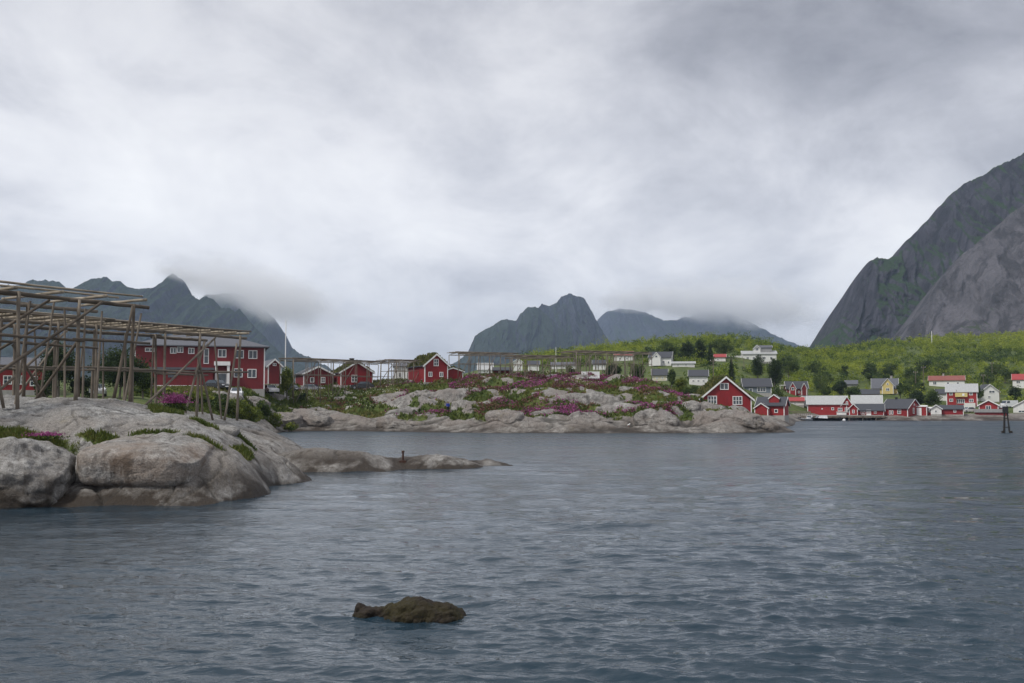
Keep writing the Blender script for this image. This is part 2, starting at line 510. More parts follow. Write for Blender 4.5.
# ------------------------------------------------------------------ water
def build_water():
    rows_px = np.concatenate([np.arange(760, 416, -0.75), np.geomspace(12, 0.35, 90)[1:] + HOR])
    Y = HC * F / (rows_px - HOR)
    u = np.concatenate([np.linspace(-2600, -420, 90)[:-1], np.arange(-420, 1460, 1.7), np.linspace(1460, 3600, 90)[1:]])
    X = (u[None, :] - 512) / F * Y[:, None]
    YY = np.broadcast_to(Y[:, None], X.shape)
    r = np.random.default_rng(11)
    amp_mod = 0.62 + 0.75 * np.clip(0.5 + fbm(X * 0.035, YY * 0.018, 5, 3) * 1.1, 0, 1)
    calm = sstep(70, 35, YY) * sstep(2, -14, X) * 0.35            # lee of the headland
    amp_mod = amp_mod * (1 - calm)
    Z = np.zeros_like(X); DX = np.zeros_like(X); DY = np.zeros_like(X)
    cell = np.gradient(Y)[:, None] * -1
    cell = np.maximum(np.abs(cell), 1.7 / F * Y[:, None])
    wx = X + 0.35 * perlin(X * 0.25, YY * 0.25, 1.0); wy = YY + 0.35 * perlin(X * 0.25, YY * 0.25, 7.0)
    for i in range(96):
        lam = 0.22 * (6.5) ** r.random() if i < 72 else 1.5 * 3.0 ** r.random()
        th = R(262) + r.normal() * R(22 if i % 4 else 50)
        k = 2 * np.pi / lam
        kx, ky = math.cos(th), math.sin(th)
        a = lam * (0.0066 * (1.0 if lam < 0.7 else 0.6) if i < 72 else 0.0030)
        fade = np.clip(1.6 - 3.2 * cell / lam, 0, 1)
        ph = k * (kx * wx + ky * wy) + r.uniform(0, 6.28)
        A = a * fade * amp_mod
        s = np.sin(ph); c = np.cos(ph)
        Z += A * s
        DX += 0.95 * A * kx * c; DY += 0.95 * A * ky * c
    V = np.stack([X + DX, YY + DY, Z], -1).reshape(-1, 3)
    me = npmesh('water', V, gridfaces(*X.shape)[:, ::-1], None, True)
    m, nt, bs = newmat('sea_water')
    geo = nd(nt, 'ShaderNodeNewGeometry'); v = geo.outputs['Position']
    bs.inputs['IOR'].default_value = 1.333
    dd = nd(nt, 'ShaderNodeVectorMath', operation='LENGTH'); nt.links.new(v, dd.inputs[0])
    pat = noise(nt, mapping(nt, v, (0.5, 1, 1)), 0.045, 4, 0.6, 0.5)
    rg = ramp(nt, mth(nt, 'MULTIPLY', dd.outputs['Value'], 1 / 320.0), [(0.06, (0.03,) * 3), (0.20, (0.12,) * 3), (0.45, (0.33,) * 3), (1.0, (0.40,) * 3)])
    rg = mth(nt, 'ADD', rg, mth(nt, 'MULTIPLY', mth(nt, 'SUBTRACT', pat, 0.5), 0.24), True)
    pat2 = noise(nt, mapping(nt, v, (0.22, 1, 1)), 0.42, 4, 0.65, 0.3)
    far_k = ramp(nt, mth(nt, 'MULTIPLY', dd.outputs['Value'], 1 / 320.0), [(0.08, (0, 0, 0)), (0.22, (1, 1, 1))])
    rg = mth(nt, 'ADD', rg, mth(nt, 'MULTIPLY', mth(nt, 'MULTIPLY', mth(nt, 'SUBTRACT', pat2, 0.5), 0.75), far_k), True)
    nt.links.new(rg, bs.inputs['Roughness'])
    big = noise(nt, mapping(nt, v, (0.6, 1, 1)), 0.05, 3, 0.5)
    c = ramp(nt, big, [(0.3, (0.013, 0.028, 0.042)), (0.7, (0.019, 0.038, 0.055))])
    nt.links.new(c, bs.inputs['Base Color'])
    w1 = noise(nt, mapping(nt, v, (0.55, 1.3, 1), rot=(0, 0, R(12))), 2.6, 4, 0.6, 0.4)
    w2 = noise(nt, mapping(nt, v, (0.5, 1.0, 1), rot=(0, 0, R(-10))), 0.7, 4, 0.6, 0.3)
    h = mth(nt, 'ADD', mth(nt, 'MULTIPLY', w1, 0.32), mth(nt, 'MULTIPLY', w2, 0.8))
    bump(nt, bs, h, 0.75, 0.22)
    me.materials.append(m)
    return tag(link('water', me), kind='structure')


build_water()

# ------------------------------------------------------------------ mountains
def mountmat(name, rock, rock2, green, gamt, z_green):
    m, nt, bs = newmat(name)
    geo = nd(nt, 'ShaderNodeNewGeometry'); v = geo.outputs['Position']
    ta = nd(nt, 'ShaderNodeAttribute', attribute_name='turf')
    zs_ = z_green or 0.35; rt = (0, R(-30) if z_green else 0, 0)
    n1 = noise(nt, mapping(nt, v, (1, 1, zs_), rot=rt), 0.012, 6, 0.65, 0.4)
    n2 = noise(nt, mapping(nt, v, (1, 1, zs_ * 0.63), rot=rt), 0.05, 5, 0.7, 0.6)
    n4 = noise(nt, mapping(nt, v, (1, 1, 0.12), rot=(0, R(-28), 0)), 0.035, 5, 0.65, 1.2)
    c = mixc(nt, ramp(nt, n1, [(0.35, (0, 0, 0)), (0.65, (1, 1, 1))]), rock, rock2)
    c = mixc(nt, ramp(nt, n2, [(0.35, (0.75, 0.75, 0.75)), (0.6, (0, 0, 0))]), c, tuple(x * 0.5 for x in rock))
    c = mixc(nt, ramp(nt, n4, [(0.48, (0, 0, 0)), (0.58, (0.9, 0.9, 0.9))]), c, tuple(x * 0.4 for x in rock))
    tf = mth(nt, 'ADD', ta.outputs['Fac'], mth(nt, 'MULTIPLY', mth(nt, 'SUBTRACT', n2, 0.5), 1.1))
    tf = mth(nt, 'MULTIPLY', ramp(nt, tf, [(0.4, (0, 0, 0)), (0.62, (1, 1, 1))]), gamt)
    c = mixc(nt, tf, c, mixc(nt, n1, green, tuple(x * 0.6 for x in green)))
    nt.links.new(c, bs.inputs['Base Color']); bs.inputs['Roughness'].default_value = 0.95
    bs.inputs['Specular IOR Level'].default_value = 0.15
    bump(nt, bs, mth(nt, 'ADD', n2, n1), 0.9, 14.0)
    M[name] = m


mountmat('far_rock', (0.028, 0.034, 0.056), (0.060, 0.065, 0.092), (0.026, 0.050, 0.020), 0.65, 0)
mountmat('near_rock', (0.042, 0.041, 0.056), (0.074, 0.070, 0.088), (0.024, 0.054, 0.012), 0.9, 0)
mountmat('slab_rock', (0.100, 0.096, 0.110), (0.126, 0.120, 0.134), (0.04, 0.06, 0.018), 0.8, 0.1)


def mountain(name, outline, Y0, depth, mat, seed, nu=420, nv=150, rough=0.10, jag=1.0, pro=1.15, gbias=0.0, foot=-15, back=0.5, lean=0.0, strips=1.0):
    """a ridge whose crest runs through OUTLINE (picture points) at distance Y0; its face comes DEPTH metres towards the sea"""
    px = np.array([p[0] for p in outline], float)
    u = np.linspace(px[0], px[-1], nu)
    C = np.array([at(p[0], p[1], Y0) for p in outline])
    xs = np.interp(u, px, C[:, 0]); zs = np.interp(u, px, C[:, 2])
    H = zs.max()
    zs = zs + H * 0.016 * jag * (fbm(u * 0.12, seed, 0.3, 5, 0.65) + 0.8 * np.abs(perlin(u * 0.3, seed, 4)))
    nf = int(nv * 0.8)
    v = np.concatenate([np.linspace(0, 1, nf), np.linspace(1, 2, nv - nf)[1:]])
    Vv, U = np.meshgrid(v, u, indexing='ij')
    X0 = np.broadcast_to(xs, U.shape); Z0 = np.broadcast_to(zs, U.shape)
    t = np.clip(Vv, 0, 1); tb = np.clip(Vv - 1, 0, 1)
    L = H
    xn = X0 / L
    wob = fbm(xn * 2.2 + 0.5 * t, t * 1.3, seed, 3)
    xn = xn + (0.16 * fbm(xn * 5, t * 3, seed + 50, 3) + 0.10 * (1 - t) * perlin(xn * 1.5, seed, 60)) * (0.3 + 0.7 * (1 - t))
    prof = t ** (pro + 0.5 * wob)
    # buttresses and gullies running down the face
    gul = billow(xn * 5 * strips + 0.8 * wob, t * 0.7, seed + 3) * 1.0 + 0.5 * billow(xn * 12 * strips + wob, t * 1.6, seed + 5) + 0.30 * billow(xn * 30 + wob, t * 4, seed + 8) + 0.25 * fbm(xn * 60, t * 14, seed + 9, 3)
    gul = gul - 0.6
    fm = 4 * t * (1 - t) * 0.75 + 0.25 * t
    dd = depth * (0.45 + 0.55 * np.clip(Z0 / H, 0, 1))
    Yv = Y0 - dd * (1 - t) + gul * L * rough * 3.0 * fm + back * H * 2.2 * tb
    Zf = foot + (Z0 - foot) * prof + (gul * 0.5 + 0.4 * fbm(xn * 14, t * 9, seed + 11, 4)) * L * rough * 1.2 * fm * (1 - t * 0.6)
    Zv = np.where(Vv <= 1, np.minimum(Zf, Z0 + 0 * Zf), Z0 - (Z0 - foot) * tb ** 1.3)
    Xv = X0 + lean * L * (1 - t) + 0.15 * L * rough * fm * fbm(xn * 8, t * 8, seed + 20, 3)
    V = np.stack([Xv, Yv, Zv], -1)
    # steepness for the turf
    du = np.gradient(V, axis=1); dv = np.gradient(V, axis=0)
    nn = np.cross(du, dv); nn /= np.linalg.norm(nn, axis=-1, keepdims=True) + 1e-9
    slope = np.abs(nn[..., 2])
    turf = sstep(0.34, 0.72, slope + gbias + 0.28 * fbm(xn * 6, t * 6, seed + 30, 3) - 0.30 * (Zv / H - 0.35))
    me = npmesh(name, V.reshape(-1, 3), gridfaces(*U.shape), mat, True, {'turf': turf})
    return tag(link(name, me), kind='structure')


ML = [(-330, 360), (-200, 300), (-90, 292), (0, 287), (22, 285), (33, 280), (60, 282), (68, 289), (78, 286), (95, 279), (107, 277), (113, 282), (120, 281), (130, 287), (140, 290), (150, 288), (158, 291),
      (161, 283), (166, 277), (174, 274), (183, 279), (192, 295), (200, 300), (206, 297), (214, 299), (224, 309), (231, 308), (236, 313), (239, 308), (246, 318), (258, 330), (272, 344), (286, 356), (300, 364), (330, 380)]
mountain('mountain', ML, 2600, 900, 'far_rock', 1.0, nu=760, nv=220, rough=0.15, gbias=0.06)
mountain('mountain', [(180, 320), (205, 296), (235, 292), (250, 300), (262, 308), (275, 318), (283, 330), (292, 348), (300, 354), (312, 358), (330, 368), (360, 384)], 3600, 900, 'far_rock', 5.0, rough=0.12, gbias=0.05)
mountain('mountain', [(440, 372), (462, 358), (468, 352), (475, 336), (484, 330), (492, 326), (500, 321), (507, 319), (516, 321), (520, 314), (527, 308), (535, 307), (541, 310), (550, 318), (560, 330), (575, 345), (600, 362), (640, 385)], 3000, 700, 'far_rock', 9.0, nu=420, nv=200, rough=0.14, gbias=0.14, jag=0.8)
mountain('mountain', [(500, 345), (530, 318), (538, 309), (542, 304), (549, 306), (556, 303), (562, 296), (570, 293.5), (576, 296), (584, 298), (590, 309), (597, 321), (604, 334), (612, 346), (640, 372)], 3300, 800, 'far_rock', 14.0, nu=360, nv=200, rough=0.14, gbias=-0.12)
mountain('mountain', [(540, 370), (585, 338), (598, 319), (606, 312), (618, 309), (632, 310), (645, 312), (655, 317), (664, 321), (676, 320), (690, 317), (702, 311), (716, 311), (730, 314), (745, 320), (760, 328), (780, 338), (800, 346), (860, 362)], 5000, 1300, 'far_rock', 20.0, nu=460, jag=1.5, rough=0.10, gbias=-0.2)
mountain('mountain', [(806, 378), (820, 348), (828, 339), (838, 326), (846, 312), (853, 293), (860, 276), (868, 262), (876, 259), (886, 259), (897, 256), (904, 246), (914, 236), (928, 221), (940, 205), (952, 192), (962, 185), (980, 176), (1000, 165),
                      (1024, 154), (1060, 138), (1110, 122), (1200, 110), (1320, 130), (1500, 220)], 1500, 420, 'near_rock', 31.0, nu=700, nv=240, rough=0.09, gbias=-0.04, jag=0.8, pro=1.0)
mountain('mountain', [(878, 366), (893, 352), (905, 335), (918, 316), (933, 292), (948, 272), (964, 253), (980, 240), (997, 226), (1010, 214), (1024, 205), (1060, 186), (1110, 168), (1200, 170), (1300, 220)], 1180, 330, 'slab_rock', 40.0, nu=520, nv=220, rough=0.045, gbias=-0.33, jag=0.25, pro=1.25, strips=1.6)

# ------------------------------------------------------------------ headland (bare granite by the water)
def dome(x, y, cx, cy, rx, ry, rot, H, p=2.2, q=2.0):
    c, s = math.cos(rot), math.sin(rot)
    dx, dy = x - cx, y - cy
    a = np.abs((dx * c + dy * s) / rx); b = np.abs((-dx * s + dy * c) / ry)
    r = (a ** p + b ** p) ** (1 / p)
    return np.where(r < 1, (H + 1.2) * np.clip(1 - r ** q, 0, 1) ** (1 / q) - 1.2, -1.2 - (r - 1) * 3)


def smax(a, b, k):
    h = np.clip(0.5 + 0.5 * (a - b) / k, 0, 1)
    return b * (1 - h) + a * h + k * h * (1 - h)


def headland(x, y, fine=True, crack=False):
    x = np.asarray(x, float); y = np.asarray(y, float)
    wx = x + 0.5 * fbm(x * 0.22, y * 0.22, 2.0, 3); wy = y + 0.5 * fbm(x * 0.22, y * 0.22, 8.0, 3)
    A = dome(wx, wy, -25.5, 52.0, 13.6, 9.0, R(0), 4.6, 2.3, 2.2)
    A2 = dome(wx, wy, -16.0, 46.9, 5.0, 5.6, R(12), 2.95, 2.1, 1.7)
    ledge = dome(wx, wy, -17.6, 43.2, 6.6, 2.3, R(2), 0.75, 3.0, 2.0)
    D2 = dome(wx, wy, -17.4, 55.2, 7.3, 4.4, R(-4), 2.75, 2.1, 1.6)
    E = dome(wx, wy, -24.4, 68.5, 11.6, 9.0, R(14), 3.85, 2.2, 1.8)
    F1 = dome(wx, wy, -12.2, 64.8, 6.6, 3.8, R(8), 1.36, 2.1, 1.7)
    F2 = dome(wx, wy, -6.3, 66.6, 6.0, 2.9, R(14), 0.85, 2.1, 1.8)
    F3 = dome(wx, wy, -2.6, 68.8, 4.6, 1.6, R(10), 0.36, 2.0, 1.8)
    z = smax(A, A2, 0.8)
    z = smax(z, ledge, 0.25)
    z = smax(z, D2, 0.3); z = smax(z, E, 0.35)
    Fz = smax(smax(F1, F2, 0.4), F3, 0.3)
    z = smax(z, Fz, 0.3)
    edge = -24 - (np.clip(y, 78, 400) - 78) * 0.26
    base = -1.2 + sstep(0, 9, edge - x) * 4.9
    base = np.where(y < 46, -3, base) 
    z = smax(z, base, 1.0)
    up = sstep(-0.7, 0.5, z)
    z = z + up * (0.30 * fbm(x * 0.35, y * 0.35, 4.0, 3) + 0.10 * (billow(x * 0.5 + 0.3 * y, y * 0.28, 9.0) - 0.3))
    if fine:
        # joints in the granite: narrow grooves where a stretched noise passes through zero
        g1 = np.abs(perlin(x * 0.30 + y * 0.16, y * 0.34 - x * 0.1, 3.3)); g2 = np.abs(perlin(x * 0.42 - y * 0.3, y * 0.2, 6.1))
        z = z - up * (0.20 * np.exp(-(g1 / 0.022) ** 2) * sstep(0.0, 0.3, perlin(x * 0.2, y * 0.2, 12)) + 0.12 * np.exp(-(g2 / 0.02) ** 2))
        z = z + up * (0.11 * fbm(x * 1.3, y * 1.3, 1.0, 4) + 0.05 * (billow(x * 1.1 + y, y * 1.7, 5.0) - 0.3) + 0.035 * fbm(x * 5, y * 5, 1.0, 3))
    return (z, np.clip(up * (np.exp(-(g1 / 0.025) ** 2) * sstep(0.0, 0.3, perlin(x * 0.2, y * 0.2, 12)) + 0.8 * np.exp(-(g2 / 0.022) ** 2)), 0, 1)) if crack else z


def turf_near(x, y, z):
    t = np.zeros_like(z)
    spots = [(-22.4, 45.2, 2.6, 0.55), (-19.0, 45.9, 1.0, 0.3), (-16.6, 46.5, 1.2, 0.25), (-14.4, 46.3, 1.0, 0.22), (-18.2, 52.6, 0.9, 1.6), (-15.8, 51.3, 0.9, 0.5), (-14.2, 52.6, 0.8, 0.3),
             (-27, 60, 6, 3), (-13.6, 50.5, 0.5, 1.2), (-20, 60.5, 3.0, 1.0)]
    for sx_, sy_, rx, ry in spots:
        t = np.maximum(t, np.exp(-((x - sx_) / rx) ** 2 - ((y - sy_) / ry) ** 2) * 1.15)
    t = t + 0.5 * fbm(x * 0.7, y * 0.7, 3.0, 4) * (t > 0.05)
    t = np.maximum(t, sstep(74, 84, y) * sstep(1.5, 3, z) * (0.62 + 0.6 * fbm(x * 0.25, y * 0.25, 9, 3)))
    return t * sstep(0.9, 1.6, z)


def build_headland():
    x = np.arange(-48, 3.5, 0.085); y = np.concatenate([np.arange(38.5, 62, 0.085), np.arange(62, 92, 0.15)])
    X, Yg = np.meshgrid(x, y)
    Z, CR = headland(X, Yg, True, True)
    T = turf_near(X, Yg, Z)
    me = npmesh('rock_shore', np.stack([X, Yg, Z], -1).reshape(-1, 3), gridfaces(*X.shape), 'granite', True, {'turf': T, 'crack': CR})
    return tag(link('rock_shore', me), kind='structure')


build_headland()

# ------------------------------------------------------------------ land across the water: rocky point, village slope
COLS = [
    (-500, [(60, 2), (95, 4.2), (118, 5.4), (135, 5.6), (165, 7), (250, 11), (400, 16), (1000, 22)]),
    (150, [(60, 2), (95, 3.8), (116, 5.0), (135, 5.2), (143, 6.3), (165, 6.9), (250, 9.5), (400, 14), (1000, 18)]),
    (225, [(80, -1), (110, -0.5), (128, 0.3), (137, 3.6), (144, 6.3), (165, 6.9), (250, 9.5), (400, 14), (1000, 18)]),
    (256, [(80, -1), (124, -0.8), (138, 0.2), (146, 3.2), (153, 6.2), (165, 6.9), (250, 9.5), (400, 13), (1000, 16)]),
    (277, [(80, -2), (140, -1.2), (152, 0.0), (158, 2.2), (170, 5.2), (185, 7.3), (220, 8.4), (400, 12), (1000, 14)]),
    (330, [(80, -2), (146, -1.2), (156, 0.0), (162, 1.9), (172, 4.2), (182, 6.6), (192, 7.9), (230, 8.6), (400, 10), (1000, 12)]),
    (420, [(80, -2), (140, -1.2), (150, 0.0), (157, 1.9), (168, 4.4), (178, 6.9), (190, 8.6), (230, 9.3), (400, 11), (1000, 12)]),
    (480, [(80, -2), (135, -1.2), (145, 0.0), (150, 1.6), (160, 4.1), (172, 7.2), (186, 9.2), (200, 10), (260, 11.5), (400, 17), (550, 24), (1000, 24)]),
    (560, [(80, -2), (134, -1.2), (144, 0.0), (149, 1.6), (158, 4.2), (170, 7.3), (182, 9.3), (200, 9.8), (260, 11.0), (400, 21), (560, 33), (1000, 26)]),
    (640, [(80, -2), (134, -1.2), (144, 0.0), (149, 1.9), (157, 4.4), (168, 7.6), (176, 8.6), (188, 7.8), (250, 9.3), (330, 16.3), (450, 30.5), (600, 36), (1000, 26)]),
    (690, [(80, -2), (134, -1.2), (144, 0.0), (149, 1.9), (157, 4.0), (164, 4.6), (174, 4.0), (200, 5.0), (240, 8.4), (330, 16.6), (400, 25), (470, 34), (600, 36), (1000, 26)]),
    (740, [(80, -2), (135, -1.2), (145, 0.0), (150, 2.0), (156, 3.4), (164, 3.1), (178, 2.4), (200, 2.0), (230, 4), (260, 8.2), (330, 16), (400, 25.5), (480, 36), (600, 36), (1000, 26)]),
    (772, [(80, -2), (136, -1.2), (146, 0.0), (150, 1.2), (155, 1.4), (164, 0.9), (176, 0.3), (186, 1.4), (205, 2.0), (235, 2.6), (262, 5), (330, 13), (400, 22), (480, 32), (600, 34.5), (1000, 26)]),
    (786, [(80, -2), (138, -1.2), (146, 0.05), (150, 0.7), (156, 0.2), (170, -0.9), (184, -0.6), (190, 1.0), (205, 1.6), (235, 1.6), (250, 1.6), (262, 3.5), (300, 7.5), (330, 12), (400, 20), (480, 30), (600, 34), (1000, 27)]),
    (797, [(80, -2), (140, -1.2), (146, 0.1), (150, 0.2), (156, -0.8), (200, -1.2), (236, -1.2), (252, 0.3), (262, 2.6), (300, 6.5), (330, 11), (400, 19), (480, 28), (600, 34), (1000, 28)]),
    (830, [(80, -2), (140, -2), (240, -1.6), (256, -0.6), (266, 0.9), (276, 2.4), (300, 5.2), (330, 9), (400, 17.5), (480, 27), (580, 34), (1000, 30)]),
    (868, [(80, -2), (140, -2), (240, -1.6), (256, -0.4), (264, 0.9), (274, 2.4), (300, 5.6), (330, 9), (400, 17.5), (480, 27), (600, 39), (1000, 34)]),
    (885, [(80, -2), (140, -2), (240, -1.4), (252, 0.1), (258, 1.3), (270, 2.1), (300, 5.8), (330, 9.2), (400, 18), (480, 27), (620, 42), (1000, 36)]),
    (1024, [(80, -2), (140, -2), (238, -1.4), (250, 0.1), (257, 1.2), (270, 2.1), (300, 4.2), (330, 7.8), (400, 18), (480, 28), (640, 49.5), (1000, 44)]),
    (1600, [(80, -2), (140, -2), (238, -1.4), (250, 0.1), (257, 1.2), (270, 2.1), (300, 4.2), (330, 7.8), (400, 18), (480, 29), (640, 54), (1000, 50)]),
]
_yg = np.concatenate([np.arange(60, 280, 1.0), np.arange(280, 1000.1, 4.0)])
_ug = np.arange(-500, 1601, 4.0)
_tab = np.array([np.interp(_yg, [p[0] for p in pr], [p[1] for p in pr]) for _, pr in COLS])
_cu = np.array([c[0] for c in COLS], float)
_T = np.stack([np.interp(_ug, _cu, _tab[:, j]) for j in range(len(_yg))], 0)   # (Y, u)


def _blur(A, n, ax):
    k = np.ones(n) / n
    P = np.pad(A, [(n // 2, n // 2) if i == ax else (0, 0) for i in range(2)], mode='edge')
    return np.apply_along_axis(lambda r_: np.convolve(r_, k, 'valid'), ax, P)


_T = _blur(_blur(_T, 9, 1), 5, 0)


def far_base(x, y):
    u = 512 + F * x / np.maximum(y, 1)
    iu = np.clip((u + 500) / 4.0, 0, len(_ug) - 1.001)
    iy = np.interp(y, _yg, np.arange(len(_yg))); iy = np.clip(iy, 0, len(_yg) - 1.001)
    a = iu.astype(int); b = iy.astype(int); fa = iu - a; fb = iy - b
    return (_T[b, a] * (1 - fa) + _T[b, a + 1] * fa) * (1 - fb) + (_T[b + 1, a] * (1 - fa) + _T[b + 1, a + 1] * fa) * fb


def rockiness(x, y, z):
    u = 512 + F * x / np.maximum(y, 1)
    pt = sstep(205, 172, y) * sstep(240, 310, u) * sstep(850, 800, u)
    sh = sstep(270, 255, y) * sstep(225, 236, y) * sstep(860, 885, u)
    return np.maximum(pt, 0.35 * sh)


def far_z(x, y, full=False):
    x = np.asarray(x, float); y = np.asarray(y, float)
    b = far_base(x, y)
    rk = rockiness(x, y, b) * sstep(-1.0, 0.8, b)
    wx = x + 1.5 * perlin(x * 0.12, y * 0.12, 3); wy = y * 1.0 + 1.5 * perlin(x * 0.12, y * 0.12, 6)
    # whalebacks dipping to the right, with creases between
    b1 = billow(wx * 0.055 + wy * 0.05, wy * 0.17 - wx * 0.05, 1.7)
    b2 = billow(wx * 0.12 - wy * 0.05, wy * 0.36 + wx * 0.05, 5.1)
    b3 = billow(wx * 0.34 - wy * 0.1, wy * 0.8 + wx * 0.1, 8.8)
    b4 = billow(x * 1.5, y * 1.9, 2.8)
    d = 2.5 * (b1 - 0.28) + 1.6 * (b2 - 0.26) + 0.60 * (b3 - 0.26) + 0.12 * (b4 - 0.26)
    z = b + rk * d * sstep(-1.2, 2.5, b) + sstep(0.5, 3, b) * (1 - rk) * 0.25 * fbm(x * 0.12, y * 0.12, 2, 3)
    hill = sstep(300, 420, y)
    z = z + hill * 1.6 * fbm(x * 0.02, y * 0.02, 11, 4)
    if full:
        return z, rk, b1, b2, b3, b
    return z


def ground(x, y):
    x = float(x); y = float(y)
    z = far_z(np.array([x]), np.array([y]))[0] if y > 84 else -9
    if y < 100:
        z = max(z, float(headland(np.array([x]), np.array([y]))[0]))
    return z


def hit(px, py, y0=120.0, y1=900.0):
    """first point of the far land under the picture point"""
    Ys = np.arange(y0, y1, 0.5)
    P0 = at(px, py, 1.0)
    xs = P0.x * Ys; zs = HC + (P0.z - HC) * Ys
    g = far_z(xs, Ys)
    k = np.argmax(g >= zs)
    if g[k] < zs[k]:
        k = len(Ys) - 1
    return float(Ys[k])


def build_far():
    u = np.arange(-460, 1560, 1.35)
    y = np.concatenate([np.arange(84, 128, 1.0), np.arange(128, 205, 0.33), np.arange(205, 290, 0.7), np.geomspace(290, 1000, 170)])
    U, Yg = np.meshgrid(u, y)
    X = (U - 512) / F * Yg
    Z, rk, b1, b2, b3, b = far_z(X, Yg, True)
    crack = np.clip(np.exp(-(b1 / 0.05) ** 2) + 0.9 * np.exp(-(b2 / 0.06) ** 2) + 0.6 * np.exp(-(b3 / 0.06) ** 2), 0, 1) * rk
    slope = np.abs(np.gradient(Z, axis=0) / np.gradient(Yg, axis=0))
    n = fbm(X * 0.11, Yg * 0.11, 21, 4); n2 = fbm(X * 0.5, Yg * 0.5, 25, 3)
    turf_r = sstep(0.0, 0.22, 0.47 - b1 * 0.55 - b2 * 0.55 + n * 0.95 + 0.35 * n2 + 0.055 * (b - 4.0)) * sstep(1.7, 2.8, b)
    turf = (1 - sstep(0.2, 0.6, rk)) * sstep(1.2, 2.2, b) * (0.95 + 0.3 * n2) + sstep(0.2, 0.6, rk) * turf_r
    me = npmesh('terrain', np.stack([X, Yg, Z], -1).reshape(-1, 3), gridfaces(*U.shape), 'shore_granite', True, {'turf': turf, 'crack': crack})
    tag(link('terrain', me), kind='structure')
    return U, X, Yg, Z, rk, turf


FAR = build_far()

# sea bed under everything, out to the horizon
sb = MB(); sb.add([(-5800, -40, -3), (5800, -40, -3), (5800, 7800, -3), (-5800, 7800, -3)], [(0, 1, 2, 3)])
tag(sb.build('sea_ground', 'granite_grey'), kind='structure')

# ------------------------------------------------------------------ loose rocks near the water
def rock_mesh(name, dims, mat, seed, p=3.0, amp=0.10, cuts=(), sub=6, attrs=True):
    bm = bmesh.new(); bmesh.ops.create_icosphere(bm, subdivisions=sub, radius=1.0)
    D = np.array([v.co[:] for v in bm.verts]); Fq = np.array([[l.index for l in f.verts] for f in bm.faces]); bm.free()
    r = (np.abs(D) ** p).sum(1) ** (-1 / p)
    P = D * r[:, None]
    for (n, dist) in cuts:
        n = np.array(n, float); n /= np.linalg.norm(n)
        o = P @ n - dist
        P = P - np.where(o > 0, o * 0.92, 0)[:, None] * n
    W = P * np.array(dims)
    q = W + seed * 7.3
    dn = amp * (1.0 * fbm(q[:, 0] * 0.7, q[:, 1] * 0.7, q[:, 2] * 0.7, 3) + 0.45 * fbm(q[:, 0] * 2.5, q[:, 1] * 2.5, q[:, 2] * 2.5, 3) - 0.5 * np.exp(-(perlin(q[:, 0] * 0.6, q[:, 1] * 0.6, q[:, 2] * 0.9) / 0.03) ** 2) * 0.6)
    W = W + D * (dn * np.min(dims) * 1.6)[:, None]
    return npmesh(name, W, Fq, mat, True, {'turf': np.zeros(len(W))})


def rock(label, loc, dims, mat, seed, rot=(0, 0, 0), p=3.0, amp=0.10, cuts=(), name='boulder', cat='boulder', group=None, sub=6):
    o = link(name, rock_mesh(name, dims, mat, seed, p, amp, cuts, sub)); o.location = loc; o.rotation_euler = rot
    return tag(o, label, cat, group)


rock('angular grey granite boulder at the water edge below the turf, cut by a dark joint', (-21.5, 42.2, 1.05), (2.7, 1.9, 1.68), 'granite_grey', 1, (R(4), R(5), R(4)), 4.0, 0.10,
     [((0.75, -0.35, 0.75), 0.98), ((-0.6, -0.3, 0.8), 0.98), ((0.1, -0.75, 0.75), 0.98)])
rock('long brown stained granite block lying on a ledge with a dark crack beneath', (-16.2, 44.9, 1.62), (2.6, 2.7, 0.90), 'granite_brown', 2, (R(5), R(2), R(1)), 4.6, 0.07,
     [((0.75, -0.25, 0.55), 1.12), ((-0.2, -0.5, 0.85), 1.15), ((0.8, -0.6, 0), 1.22)], name='granite_block', cat='rock')
for i, (px, py, Y, d, lb) in enumerate([
        (222, 452, 52.2, (0.85, 0.5, 0.22), 'small grey stone lodged in the gully of the near granite slope')]):
    P = at(px, py, Y)
    rock(lb, (P.x, Y, ground(P.x, Y) - 0.08), d, 'granite_grey', 20 + i, (0.2, 0.1, i), 4.0, 0.25, name='stone', cat='stone', sub=4)


